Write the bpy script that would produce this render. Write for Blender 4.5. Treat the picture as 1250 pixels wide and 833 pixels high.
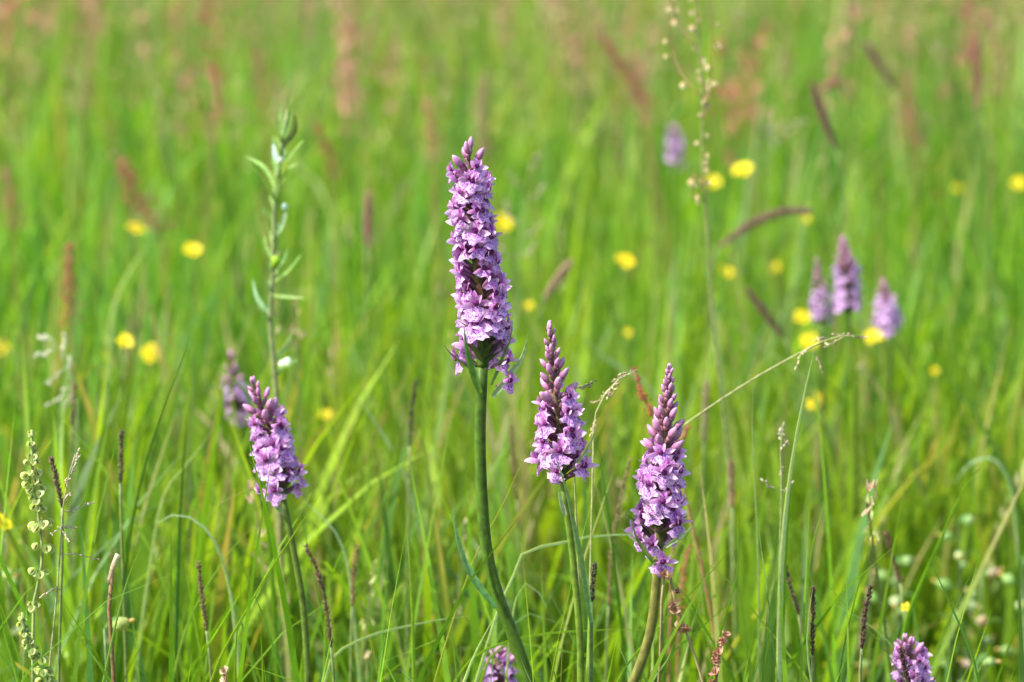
import bpy, math, random
import numpy as np
from mathutils import Vector, Matrix, noise
random.seed(7); RNG = np.random.default_rng(12)
for o in list(bpy.data.objects): bpy.data.objects.remove(o)
sc = bpy.context.scene
COL = sc.collection
R = math.radians

# ------------------------------------------------------------------ camera
LENS = 115.0; H = 0.624; PITCH = R(8.5)
FPX = 1250 * LENS / 36.0
cam_d = bpy.data.cameras.new("camera"); cam = bpy.data.objects.new("camera", cam_d); COL.objects.link(cam)
cam.location = (0, 0, H); cam.rotation_euler = (R(90) - PITCH, 0, 0)
cam_d.lens = LENS; cam_d.sensor_width = 36; cam_d.clip_start = 0.05; cam_d.clip_end = 3000
cam_d.dof.use_dof = True; cam_d.dof.focus_distance = 1.50; cam_d.dof.aperture_fstop = 9.3
cam_d.dof.aperture_blades = 0
sc.camera = cam
# ------------------------------------------------------------------ sky, sun, exposure
SUN_DIR = Vector((-0.60, -0.28, 0.75)).normalized()          # towards the sun
elev = math.asin(SUN_DIR.z); azim = math.atan2(SUN_DIR.x, SUN_DIR.y)
w = bpy.data.worlds.new("World"); sc.world = w; w.use_nodes = True
nt = w.node_tree; bg = nt.nodes["Background"]
sky = nt.nodes.new("ShaderNodeTexSky"); sky.sky_type = 'NISHITA'; sky.sun_disc = False
sky.sun_elevation = elev; sky.sun_rotation = azim; sky.dust_density = 2.0; sky.air_density = 1.0
nt.links.new(sky.outputs[0], bg.inputs[0]); bg.inputs[1].default_value = 0.15
sun_d = bpy.data.lights.new("sun", 'SUN'); sun = bpy.data.objects.new("sun", sun_d); COL.objects.link(sun)
sun_d.energy = 3.9; sun_d.angle = R(0.5); sun_d.color = (1.0, 0.975, 0.90)
sun.rotation_euler = SUN_DIR.to_track_quat('Z', 'Y').to_euler()
sc.view_settings.view_transform = 'Standard'; sc.view_settings.look = 'None'
sc.view_settings.exposure = 1.16; sc.view_settings.gamma = 1.0
sc.render.engine = 'CYCLES'
sc.cycles.max_bounces = 8; sc.cycles.transmission_bounces = 6; sc.cycles.diffuse_bounces = 5
sc.cycles.use_denoising = True

FW = Vector((0, math.cos(PITCH), -math.sin(PITCH))); UP = Vector((0, math.sin(PITCH), math.cos(PITCH)))
def P(px, py, Y):
    """point of the place at depth y = Y that the photograph shows at px, py (1250 x 833)"""
    d = FW + Vector((1, 0, 0)) * ((px - 625) / FPX) + UP * ((416.5 - py) / FPX)
    return Vector((0, 0, H)) + d * (Y / d.y)

# ------------------------------------------------------------------ mesh helper
class MB:
    def __init__(s): s.v = []; s.f = []; s.c = []; s.st = []
    def add(s, p, c, st=(0, 0)):
        s.v.append((p[0], p[1], p[2])); s.c.append((c[0], c[1], c[2], 1)); s.st.append((st[0], st[1], 0)); return len(s.v) - 1
    def mesh(s, name, mat, smooth=True):
        m = bpy.data.meshes.new(name); m.from_pydata(s.v, [], s.f)
        a = m.attributes.new("Col", 'FLOAT_COLOR', 'POINT'); a.data.foreach_set("color", np.array(s.c, dtype=np.float32).ravel())
        a = m.attributes.new("st", 'FLOAT_VECTOR', 'POINT'); a.data.foreach_set("vector", np.array(s.st, dtype=np.float32).ravel())
        m.materials.append(mat)
        if smooth: m.polygons.foreach_set("use_smooth", [True] * len(m.polygons))
        m.update(); return m
    def build(s, name, mat, parent=None, smooth=True):
        return link(name, s.mesh(name, mat, smooth), parent)
def link(name, me, parent=None, mw=None):
    o = bpy.data.objects.new(name, me); COL.objects.link(o)
    if parent is not None:
        o.parent = parent
        # geometry is written in world space; the parent Empty only has a location
        if mw is None and parent.type == 'EMPTY': mw = Matrix.Translation(-parent.location)
    if mw is not None: o.matrix_basis = mw
    return o
def thing(name, label, cat, loc, group=None):
    o = bpy.data.objects.new(name, None); COL.objects.link(o); o.location = loc; o.empty_display_size = 0.02
    o["label"] = label; o["category"] = cat
    if group: o["group"] = group
    return o
def tag(o, label, cat, group=None, kind=None):
    if label: o["label"] = label
    if cat: o["category"] = cat
    if group: o["group"] = group
    if kind: o["kind"] = kind
    return o
def spline(pts, n):
    pts = [Vector(p) for p in pts]
    if len(pts) == 2: pts = [pts[0], (pts[0] + pts[1]) / 2, pts[1]]
    L = [0]
    for a, b in zip(pts, pts[1:]): L.append(L[-1] + (b - a).length)
    out = []
    for i in range(n + 1):
        t = L[-1] * i / n; k = 0
        while k < len(pts) - 2 and L[k + 1] < t: k += 1
        u = (t - L[k]) / max(1e-9, L[k + 1] - L[k]); u = min(1, max(0, u))
        p1, p2 = pts[k], pts[k + 1]; p0 = pts[k - 1] if k else p1 * 2 - p2; p3 = pts[k + 2] if k + 2 < len(pts) else p2 * 2 - p1
        out.append(0.5 * ((2 * p1) + (p2 - p0) * u + (2 * p0 - 5 * p1 + 4 * p2 - p3) * u * u + (3 * p1 - p0 - 3 * p2 + p3) * u ** 3))
    return out
def lerp(a, b, t): return a + (b - a) * t
def mix(a, b, t): return tuple(a[i] + (b[i] - a[i]) * t for i in range(3))
def jit(c, s): k = 1 + random.uniform(-s, s); return tuple(max(0, x * k) for x in c)
def frames(path):
    T = [(path[min(i + 1, len(path) - 1)] - path[max(i - 1, 0)]).normalized() for i in range(len(path))]
    n = T[0].orthogonal().normalized(); out = []
    for t in T:
        n = (n - t * n.dot(t)).normalized(); out.append((t, n, t.cross(n)))
    return out
def tube(mb, path, rad, sides=8, col=(.1, .2, .03), col2=None, ridge=0.0):
    fr = frames(path); N = len(path); rings = []
    for i, (p, (t, n, b)) in enumerate(zip(path, fr)):
        u = i / (N - 1); r = rad(u) if callable(rad) else rad
        c = mix(col, col2, u) if col2 else col
        rings.append([mb.add(p + (n * math.cos(a) + b * math.sin(a)) * r * (1 + ridge * math.cos(a * 4)), c, (k / sides, u)) for k in range(sides) for a in [2 * math.pi * k / sides]])
    for i in range(N - 1):
        for k in range(sides):
            mb.f.append((rings[i][k], rings[i][(k + 1) % sides], rings[i + 1][(k + 1) % sides], rings[i + 1][k]))
    mb.f.append(tuple(rings[0][::-1])); mb.f.append(tuple(rings[-1]))
def blob(mb, c, axis, L, r, col, col2=None, rings=6, sides=7, prof=None, bump=0.0):
    """closed tapered body from c along axis"""
    axis = axis.normalized(); n = axis.orthogonal().normalized(); b = axis.cross(n); ids = []
    s0 = mb.add(c, col)
    for i in range(1, rings):
        u = i / rings; rr = r * (prof(u) if prof else math.sin(math.pi * u) ** 0.7)
        cc = mix(col, col2, u) if col2 else col
        ids.append([mb.add(c + axis * (L * u) + (n * math.cos(a) + b * math.sin(a)) * rr * (1 + random.uniform(-bump, bump)), cc, (k / sides, u)) for k in range(sides) for a in [2 * math.pi * k / sides]])
    s1 = mb.add(c + axis * L, col2 or col)
    for k in range(sides): mb.f.append((s0, ids[0][(k + 1) % sides], ids[0][k])); mb.f.append((s1, ids[-1][k], ids[-1][(k + 1) % sides]))
    for i in range(len(ids) - 1):
        for k in range(sides): mb.f.append((ids[i][k], ids[i][(k + 1) % sides], ids[i + 1][(k + 1) % sides], ids[i + 1][k]))
def leaf(mb, base, d, nrm, L, W, col, col2=None, bend=0.3, cup=0.25, n=6, across=2, prof=None, wave=0.0, twist=0.0):
    """leaf or petal growing from base along d, face towards nrm, bending towards nrm for bend > 0"""
    d = d.normalized(); nrm = (nrm - d * nrm.dot(d)).normalized(); p = Vector(base); rows = []; ph = random.random() * 6
    for i in range(n + 1):
        u = i / n; side = d.cross(nrm)
        if twist: side = Matrix.Rotation(twist * u, 3, d) @ side
        wv = W * 0.5 * (prof(u) if prof else (math.sin(math.pi * min(1, u * 0.93 + 0.07)) ** 0.8))
        up = side.cross(d)
        c = mix(col, col2, u) if col2 else col
        rows.append([mb.add(p + side * (wv * k) + up * (wv * cup * abs(k) ** 1.6 + wave * W * math.sin(ph + u * 9 + k * 3) * abs(k)), c, (k * (prof(u) if prof else 1), u)) for j in range(across + 1) for k in [2 * j / across - 1]])
        p = p + d * (L / n); q = Matrix.Rotation(-bend / n, 3, side) if True else None
        d2 = (q @ d); nrm = (q @ nrm); d = d2
    for i in range(n):
        for j in range(across): mb.f.append((rows[i][j], rows[i][j + 1], rows[i + 1][j + 1], rows[i + 1][j]))
def ribbon(mb, path, wid, face, col, col2=None, fold=0.3, twist=0.0):
    N = len(path); rows = []
    for i, p in enumerate(path):
        t = (path[min(i + 1, N - 1)] - path[max(i - 1, 0)]).normalized(); u = i / (N - 1)
        s = t.cross(face).normalized(); s = Matrix.Rotation(twist * u, 3, t) @ s; up = s.cross(t); wv = wid(u) * 0.56
        c = mix(col, col2, u) if col2 else col
        rows.append([mb.add(p + s * wv * k + up * (wv * fold * (abs(k) - .5)), c, (k, u)) for k in (-1, -.4, 0, .4, 1)])
    for i in range(N - 1):
        for j in range(4): mb.f.append((rows[i][j], rows[i][j + 1], rows[i + 1][j + 1], rows[i + 1][j]))

# ------------------------------------------------------------------ materials
def new_mat(name):
    m = bpy.data.materials.new(name); m.use_nodes = True; nt = m.node_tree
    for n in list(nt.nodes): nt.nodes.remove(n)
    return m, nt, nt.nodes.new, nt.links.new
def plant_mat(name, transl=0.4, tcol=(1.6, 1.5, .7), rough=0.5, spec=0.35, hue=0.012, val=0.15, streak=0.0, noise_amt=0.25, nscale=400, lip=False, gloss_coat=0.0):
    m, nt, N, Lk = new_mat(name)
    at = N("ShaderNodeAttribute"); at.attribute_name = "Col"
    st = N("ShaderNodeAttribute"); st.attribute_name = "st"
    oi = N("ShaderNodeObjectInfo")
    geo = N("ShaderNodeNewGeometry")
    col = at.outputs["Color"]
    nz = N("ShaderNodeTexNoise"); nz.inputs["Scale"].default_value = nscale; nz.inputs["Detail"].default_value = 2; Lk(geo.outputs["Position"], nz.inputs["Vector"])
    mr = N("ShaderNodeMapRange"); mr.inputs[1].default_value = .3; mr.inputs[2].default_value = .7; mr.inputs[3].default_value = 1 - noise_amt; mr.inputs[4].default_value = 1 + noise_amt
    Lk(nz.outputs["Fac"], mr.inputs[0])
    hs = N("ShaderNodeHueSaturation")
    h = N("ShaderNodeMapRange"); h.inputs[3].default_value = .5 - hue; h.inputs[4].default_value = .5 + hue; Lk(oi.outputs["Random"], h.inputs[0]); Lk(h.outputs[0], hs.inputs["Hue"])
    wn = N("ShaderNodeMath"); wn.operation = 'MULTIPLY'; wn.inputs[1].default_value = 7.31; Lk(oi.outputs["Random"], wn.inputs[0])
    fr = N("ShaderNodeMath"); fr.operation = 'FRACT'; Lk(wn.outputs[0], fr.inputs[0])
    v = N("ShaderNodeMapRange"); v.inputs[3].default_value = 1 - val; v.inputs[4].default_value = 1 + val; Lk(fr.outputs[0], v.inputs[0])
    mm = N("ShaderNodeMath"); mm.operation = 'MULTIPLY'; Lk(v.outputs[0], mm.inputs[0]); Lk(mr.outputs[0], mm.inputs[1])
    Lk(mm.outputs[0], hs.inputs["Value"]); Lk(col, hs.inputs["Color"]); col = hs.outputs[0]
    if streak:      # fine lengthwise veins
        sp = N("ShaderNodeSeparateXYZ"); Lk(st.outputs["Vector"], sp.inputs[0])
        sm = N("ShaderNodeMath"); sm.operation = 'MULTIPLY'; sm.inputs[1].default_value = 17; Lk(sp.outputs[0], sm.inputs[0])
        sn = N("ShaderNodeMath"); sn.operation = 'SINE'; Lk(sm.outputs[0], sn.inputs[0])
        s2 = N("ShaderNodeMapRange"); s2.inputs[1].default_value = -1; s2.inputs[3].default_value = 1 - streak; s2.inputs[4].default_value = 1 + streak; Lk(sn.outputs[0], s2.inputs[0])
        vm = N("ShaderNodeVectorMath"); vm.operation = 'SCALE'; Lk(col, vm.inputs[0]); Lk(s2.outputs[0], vm.inputs["Scale"]); col = vm.outputs[0]
    if lip:         # purple loops and dashes on the lip: rings round its middle, broken up by noise
        sp = N("ShaderNodeSeparateXYZ"); Lk(st.outputs["Vector"], sp.inputs[0])
        cx = N("ShaderNodeMath"); cx.operation = 'ABSOLUTE'; Lk(sp.outputs[0], cx.inputs[0])
        dx = N("ShaderNodeMath"); dx.operation = 'MULTIPLY'; dx.inputs[1].default_value = 1.15; Lk(cx.outputs[0], dx.inputs[0])
        cb = N("ShaderNodeCombineXYZ"); Lk(dx.outputs[0], cb.inputs[0]); 
        dy = N("ShaderNodeMath"); dy.operation = 'SUBTRACT'; dy.inputs[1].default_value = .32; Lk(sp.outputs[1], dy.inputs[0]); Lk(dy.outputs[0], cb.inputs[1])
        ln = N("ShaderNodeVectorMath"); ln.operation = 'LENGTH'; Lk(cb.outputs[0], ln.inputs[0])
        n2 = N("ShaderNodeTexNoise"); n2.inputs["Scale"].default_value = 7; n2.inputs["Detail"].default_value = 1
        add = N("ShaderNodeVectorMath"); add.operation = 'ADD'; Lk(st.outputs["Vector"], add.inputs[0]); Lk(oi.outputs["Random"], add.inputs[1]); Lk(add.outputs[0], n2.inputs["Vector"])
        a1 = N("ShaderNodeMath"); a1.operation = 'MULTIPLY_ADD'; a1.inputs[1].default_value = .62; Lk(n2.outputs["Fac"], a1.inputs[0]); Lk(ln.outputs["Value"], a1.inputs[2])
        a2 = N("ShaderNodeMath"); a2.operation = 'MULTIPLY'; a2.inputs[1].default_value = 21; Lk(a1.outputs[0], a2.inputs[0])
        a3 = N("ShaderNodeMath"); a3.operation = 'SINE'; Lk(a2.outputs[0], a3.inputs[0])
        a4 = N("ShaderNodeMapRange"); a4.inputs[1].default_value = .15; a4.inputs[2].default_value = .6; Lk(a3.outputs[0], a4.inputs[0])
        lim = N("ShaderNodeMapRange"); lim.inputs[1].default_value = .62; lim.inputs[2].default_value = .8; lim.inputs[3].default_value = .9; lim.inputs[4].default_value = 0; Lk(ln.outputs["Value"], lim.inputs[0])
        a5 = N("ShaderNodeMath"); a5.operation = 'MULTIPLY'; Lk(a4.outputs[0], a5.inputs[0]); Lk(lim.outputs[0], a5.inputs[1])
        mxn = N("ShaderNodeMix"); mxn.data_type = 'RGBA'; Lk(a5.outputs[0], mxn.inputs[0]); Lk(col, mxn.inputs[6]); mxn.inputs[7].default_value = (.20, .03, .34, 1); col = mxn.outputs[2]
    pb = N("ShaderNodeBsdfPrincipled"); pb.inputs["Roughness"].default_value = rough; pb.inputs["Specular IOR Level"].default_value = spec
    Lk(col, pb.inputs["Base Color"])
    if gloss_coat: pb.inputs["Coat Weight"].default_value = gloss_coat; pb.inputs["Coat Roughness"].default_value = .2
    out = N("ShaderNodeOutputMaterial"); sh = pb.outputs[0]
    bp = N("ShaderNodeBump"); bp.inputs["Strength"].default_value = .35; bp.inputs["Distance"].default_value = .0006; Lk(nz.outputs["Fac"], bp.inputs["Height"]); Lk(bp.outputs[0], pb.inputs["Normal"])
    if transl:
        tr = N("ShaderNodeBsdfTranslucent"); vm = N("ShaderNodeVectorMath"); vm.operation = 'MULTIPLY'; vm.inputs[1].default_value = tcol; Lk(col, vm.inputs[0]); Lk(vm.outputs[0], tr.inputs[0])
        mx = N("ShaderNodeMixShader"); mx.inputs[0].default_value = transl; Lk(sh, mx.inputs[1]); Lk(tr.outputs[0], mx.inputs[2]); sh = mx.outputs[0]
    Lk(sh, out.inputs[0]); return m
M_GRASS = plant_mat("meadow_grass", .48, (2.0, 1.75, .6), rough=.5, spec=.3, noise_amt=.15, nscale=90, hue=0, val=0)
M_BLADE = plant_mat("grass_leaf", .45, (2.0, 1.75, .6), rough=.45, spec=.35, streak=.13, hue=.006, noise_amt=.12)
M_LEAF = plant_mat("green_leaf", .30, (1.8, 1.6, .6), rough=.5, spec=.25, streak=.10)
M_STEM = plant_mat("green_stem", 0, rough=.5, spec=.2, streak=.2, nscale=260, noise_amt=.32)
M_SEED = plant_mat("dry_seed", .22, (1.5, 1.3, 1.0), rough=.6, spec=.25, noise_amt=.35, nscale=700)
M_PETAL = plant_mat("orchid_petal", .34, (1.25, .95, 1.2), rough=.5, spec=.3, hue=.012, val=.13, streak=.07, noise_amt=.13, nscale=900)
M_LIP = plant_mat("orchid_lip", .28, (1.25, .95, 1.2), rough=.5, spec=.3, hue=.012, val=.10, noise_amt=.08, nscale=900, lip=True)
M_BUD = plant_mat("orchid_bud", .15, (1.3, .9, 1.2), rough=.4, spec=.4, hue=.012, val=.18, streak=.12, noise_amt=.2, nscale=900)
M_BRACT = plant_mat("orchid_bract", .25, (1.5, 1.3, .8), rough=.45, spec=.35, hue=.02, val=.2, streak=.1)
M_YEL = plant_mat("buttercup_petal", .25, (1.2, 1.1, .5), rough=.5, spec=.3, hue=.004, val=.08, noise_amt=.06, gloss_coat=.08)

# ------------------------------------------------------------------ ground and meadow grass
def gz(x, y): return 0.012 * math.sin(x * 3.1 + y * 1.7) + 0.010 * math.sin(y * 4.3 - x * 2.2) + 0.006 * math.sin(x * 11 + 1) * math.sin(y * 9) - 0.02
def gznp(x, y): return 0.012 * np.sin(x * 3.1 + y * 1.7) + 0.010 * np.sin(y * 4.3 - x * 2.2) + 0.006 * np.sin(x * 11 + 1) * np.sin(y * 9) - 0.02
def ground():
    xs = np.concatenate([np.array([-1500, -600, -200, -80, -40, -20, -12, -8]), np.linspace(-6, 6, 61), np.array([8, 12, 20, 40, 80, 200, 600, 1500])])
    ys = np.concatenate([np.array([-1500, -500, -150, -50, -20, -8, -4]), np.linspace(-2, 16, 91), np.array([20, 26, 35, 50, 80, 150, 400, 900, 1500])])
    mb = MB(); ix = {}
    for j, y in enumerate(ys):
        for i, x in enumerate(xs):
            ix[i, j] = mb.add((x, y, gz(x, y) if abs(x) < 6.1 and -2.1 < y < 16.1 else -.02), (.1, .1, .1))
    for j in range(len(ys) - 1):
        for i in range(len(xs) - 1): mb.f.append((ix[i, j], ix[i + 1, j], ix[i + 1, j + 1], ix[i, j + 1]))
    m, nt, N, Lk = new_mat("soil_and_moss")
    geo = N("ShaderNodeNewGeometry"); nz = N("ShaderNodeTexNoise"); nz.inputs["Scale"].default_value = 9; nz.inputs["Detail"].default_value = 8; Lk(geo.outputs["Position"], nz.inputs["Vector"])
    cr = N("ShaderNodeValToRGB"); cr.color_ramp.elements[0].color = (.025, .03, .008, 1); cr.color_ramp.elements[1].color = (.07, .11, .02, 1); cr.color_ramp.elements[0].position = .35; cr.color_ramp.elements[1].position = .65
    Lk(nz.outputs["Fac"], cr.inputs[0]); pb = N("ShaderNodeBsdfPrincipled"); pb.inputs["Roughness"].default_value = .9; Lk(cr.outputs[0], pb.inputs["Base Color"])
    bp = N("ShaderNodeBump"); bp.inputs["Distance"].default_value = .02; Lk(nz.outputs["Fac"], bp.inputs["Height"]); Lk(bp.outputs[0], pb.inputs["Normal"])
    out = N("ShaderNodeOutputMaterial"); Lk(pb.outputs[0], out.inputs[0])
    tag(mb.build("ground", m), None, None, kind="structure")
ground()

def np_mesh(name, V, F4, C, mat, ST=None):
    me = bpy.data.meshes.new(name); nv = len(V); nf = len(F4)
    me.vertices.add(nv); me.vertices.foreach_set("co", V.astype(np.float32).ravel())
    me.loops.add(nf * 4); me.loops.foreach_set("vertex_index", F4.astype(np.int32).ravel())
    me.polygons.add(nf); me.polygons.foreach_set("loop_start", np.arange(0, nf * 4, 4, dtype=np.int32))
    me.polygons.foreach_set("use_smooth", np.ones(nf, dtype=bool))
    a = me.attributes.new("Col", 'FLOAT_COLOR', 'POINT'); a.data.foreach_set("color", np.concatenate([C, np.ones((nv, 1))], 1).astype(np.float32).ravel())
    me.materials.append(mat); me.update(calc_edges=True)
    return link(name, me)
def patch_noise(x, y, s, seed):
    r = np.random.default_rng(seed); v = np.zeros_like(x)
    for k in range(6):
        a = r.uniform(0, 6.28); f = s * r.uniform(.5, 2.0); v += np.sin((x * math.cos(a) + y * math.sin(a)) * f + r.uniform(0, 6.28))
    return v / 6 * 1.6
PALETTE = np.array([[.135, .235, .016], [.180, .280, .020], [.090, .185, .020], [.215, .310, .026], [.080, .165, .035], [.150, .230, .075], [.290, .260, .110]])
PALETTE = PALETTE * np.array([.95, 1.12, .95])
PW = np.array([.27, .29, .13, .17, .06, .06, .02])
def grass(name, n, ymin, ymax, half, hmean, hsd, wmean, seg=6, dens_pow=1.0, lean=.16, curl=.7, hmax=9, hfun=None, label=None):
    u = RNG.random(n); y = (ymin ** dens_pow + u * (ymax ** dens_pow - ymin ** dens_pow)) ** (1 / dens_pow)
    x = (RNG.random(n) * 2 - 1) * (half[0] + half[1] * y)
    pn = patch_noise(x, y, 6, 3); pc = patch_noise(x, y, 4, 5)
    h = np.clip(RNG.normal(hmean, hsd, n) * (1 + .16 * pn), .05, hmax)
    if hfun is not None: h = np.minimum(h, hfun(x, y) * RNG.uniform(.7, 1.0, n))
    wd = wmean * np.minimum(RNG.lognormal(0, .34, n), 1.9)
    phi = RNG.random(n) * 6.283; th0 = np.abs(RNG.normal(0, lean, n)); th1 = np.abs(RNG.normal(0, curl, n)); 
    bentm = RNG.random(n) < .11; th1 = np.where(bentm, th1 + 1.2, th1); wd = np.where(bentm, np.minimum(wd, wmean) * .75, wd)
    twist = RNG.normal(0, .8, n); yaw = phi + 1.5708 + RNG.normal(0, .5, n)
    tip = (RNG.random(n) < .11) * RNG.uniform(.5, 1, n); tipstart = .62
    L = h * 1.08; px = x.copy(); py = y.copy(); pz = gznp(x, y) - .004
    ci = RNG.choice(len(PALETTE), n, p=PW); base = PALETTE[ci] * (1 + .18 * RNG.normal(0, 1, n))[:, None].clip(.5, 1.6)
    base[:, 0] *= (1 + .22 * pc); base = base * (1 + .10 * pn)[:, None]
    S = seg + 1; V = np.zeros((n, S, 2, 3)); C = np.zeros((n, S, 2, 3))
    for i in range(S):
        t = i / seg
        wv = wd * .5 * (np.minimum(1, .55 + 1.6 * t) * (1 - t ** 2.6) ** .8 + (.02 if i == seg else 0)); a = yaw + twist * t
        V[:, i, 0, 0] = px - np.cos(a) * wv; V[:, i, 0, 1] = py - np.sin(a) * wv; V[:, i, 0, 2] = pz
        V[:, i, 1, 0] = px + np.cos(a) * wv; V[:, i, 1, 1] = py + np.sin(a) * wv; V[:, i, 1, 2] = pz
        cc = base * (1 - .1 * (1 - t)); pale = np.array([.20, .24, .06]); k = max(0, .25 - t) * 1.2; cc = cc * (1 - k) + pale * k
        kt = (tip * min(1, max(0, t - tipstart) * 4))[:, None] if t > tipstart else 0.0; cc = cc * (1 - kt) + np.array([.38, .28, .13]) * kt
        C[:, i, 0] = cc; C[:, i, 1] = cc
        tt = t + .5 / seg; th = th0 + th1 * tt ** 1.8; px = px + np.cos(phi) * np.sin(th) * L / seg; py = py + np.sin(phi) * np.sin(th) * L / seg; pz = pz + np.cos(th) * L / seg
    idx = np.arange(n * S * 2).reshape(n, S, 2)
    F = np.stack([idx[:, :-1, 0], idx[:, :-1, 1], idx[:, 1:, 1], idx[:, 1:, 0]], -1).reshape(-1, 4)
    o = np_mesh(name, V.reshape(-1, 3), F, C.reshape(-1, 3), M_GRASS)
    return tag(o, label, "grass", kind="stuff")
# keep tall blades out of the line from the camera to the orchids
def clearing(x, y): return np.where(((x > .19) | (x < -.285)) & (y < 2.08), .12, .5)
def near_cap(x, y): return np.where(y < 1.40, .18 + .05 * np.clip(y, 0, 2), .40)
grass("meadow_grass", 7500, .35, 1.42, (.35, .12), .17, .05, .0036, 6, 1.4, hfun=near_cap, label="short green meadow grass in front of the orchids")
grass("meadow_grass", 950, 1.40, 1.80, (.30, .10), .225, .065, .0030, 7, 1, hmax=.36, lean=.13, curl=.6, label="fine upright green grass growing around the in-focus orchid stems")
grass("meadow_grass", 11500, 1.78, 3.4, (.25, .20), .25, .062, .0074, 7, 1.5, hmax=.325, lean=.14, curl=.55, hfun=clearing, label="broad bright green grass blades just behind the orchids")
grass("meadow_grass", 36000, 3.3, 12.0, (.35, .22), .26, .07, .0095, 5, 1.6, lean=.17, label="blurred green meadow grass further back")
grass("meadow_grass", 26000, 12.0, 40.0, (.6, .24), .27, .06, .014, 4, 1.3, lean=.18, label="distant hazy green meadow grass at the top of the view")

def stalks(name, n, ymin, ymax, half, h, cols, headL, label, headw=.010, k=14, q=.0035):
    """flowering grass stalks far behind, too many to count: thin stem and loose tan or pinkish head"""
    Vs = []; Fs = []; Cs = []
    for i in range(n):
        y = math.sqrt(random.uniform(ymin ** 2, ymax ** 2)); x = random.uniform(-1, 1) * (half[0] + half[1] * y)
        b = Vector((x, y, gz(x, y))); hh = random.gauss(h, .05); ln = Vector((random.gauss(0, .10), random.gauss(0, .10), 1)) * hh
        c = cols[random.randrange(len(cols))]; hl = headL * random.uniform(.7, 1.3); s = Vector((random.uniform(-1, 1), random.uniform(-1, 1), 0)).normalized() * .0008
        o = len(Vs); top = b + ln; Vs += [b - s, b + s, top + s, top - s]; Fs.append((o, o + 1, o + 2, o + 3)); Cs += [(.13, .17, .04)] * 4
        d = ln.normalized()
        for j in range(k):
            u = random.random(); ctr = top - d * hl * u + Vector((random.gauss(0, 1), random.gauss(0, 1), random.gauss(0, .4))) * headw * .5 * (.3 + u)
            a = Vector((random.gauss(0, 1), random.gauss(0, 1), random.gauss(0, .5))).normalized() * q * random.uniform(.5, 1.2); e = Vector((random.gauss(0, .4), random.gauss(0, .4), 1)).normalized() * q * 1.8
            o = len(Vs); Vs += [ctr - a * .5, ctr + e - a * .2, ctr + e * 1.3 + a * .3, ctr + a * .5]; Fs.append((o, o + 1, o + 2, o + 3)); Cs += [jit(c, .25)] * 4
    tag(np_mesh(name, np.array(Vs), np.array(Fs), np.array(Cs), M_SEED), label, "grass heads", kind="stuff")
TAN = [(.46, .38, .18), (.40, .33, .18), (.48, .32, .20), (.40, .42, .15)]
RED = [(.46, .17, .11), (.42, .17, .12), (.52, .25, .18)]
stalks("grass_seed_heads", 1700, 3.4, 9, (.3, .2), .42, TAN + RED[2:], .09, "tan and pinkish grass seed heads blurred above the far meadow")
stalks("grass_seed_heads", 5200, 6, 24, (.4, .22), .47, TAN, .11, "pale brown haze of grass seed heads along the top of the view", headw=.018, k=14, q=.009)
stalks("sorrel_haze", 380, 3.3, 11, (.3, .2), .43, RED, .11, "reddish sorrel spikes scattered through the blurred grass behind", headw=.018, k=34, q=.0055)
stalks("grass_seed_heads", 60, 1.6, 3.3, (.2, .18), .29, TAN, .05, "thin brownish grass flower spikes just behind the orchids", headw=.005, k=14, q=.0022)

# ------------------------------------------------------------------ orchids
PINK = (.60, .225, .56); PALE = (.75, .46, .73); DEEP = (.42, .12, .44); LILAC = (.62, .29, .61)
mm = .001
def petal_prof(u): return math.sin(math.pi * (u * .96 + .04) ** .85) ** .62 if 0 < u < 1 else (.25 if u == 0 else .08)
def make_floret(seed):
    """one open flower: twisted ovary, spur, three hooded petals, two spreading sepals (origin on the spike's axis, y outwards, z up)"""
    random.seed(seed); mb = MB(); V = Vector; j = lambda s: random.uniform(-s, s)
    c = V((j(.6), 7.4, 6.2 + j(.6))) * mm
    tube(mb, spline([V((0, .8, 0)) * mm, V((.2, 3.6, 2.6)) * mm, V((0, 6.2, 5.2)) * mm, c], 6), lambda u: (.75 + .5 * math.sin(3.1 * u)) * mm, 6, (.16, .12, .06), (.32, .10, .28))
    tube(mb, spline([c, c + V((0, -1.8, -1.6)) * mm, c + V((0, -3.4, -4.4)) * mm], 4), lambda u: (1.1 - .5 * u) * mm, 5, (.55, .28, .58), (.66, .42, .66))
    # hood
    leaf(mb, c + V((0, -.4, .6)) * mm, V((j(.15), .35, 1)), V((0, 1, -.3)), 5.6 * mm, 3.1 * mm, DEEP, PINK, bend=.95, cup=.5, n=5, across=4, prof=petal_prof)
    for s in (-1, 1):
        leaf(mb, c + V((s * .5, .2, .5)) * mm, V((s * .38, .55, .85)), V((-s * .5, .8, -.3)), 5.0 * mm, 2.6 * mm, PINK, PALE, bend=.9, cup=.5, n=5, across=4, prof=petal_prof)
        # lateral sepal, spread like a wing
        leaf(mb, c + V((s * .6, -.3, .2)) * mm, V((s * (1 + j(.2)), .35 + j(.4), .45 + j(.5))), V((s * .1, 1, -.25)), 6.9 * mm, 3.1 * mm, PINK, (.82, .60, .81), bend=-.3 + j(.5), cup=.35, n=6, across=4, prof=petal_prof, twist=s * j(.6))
    blob(mb, c + V((0, -.2, .5)) * mm, V((0, 1, .5)), 2.6 * mm, 1.5 * mm, (.20, .02, .16), (.16, .02, .14), 4, 7)
    return mb
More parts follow.
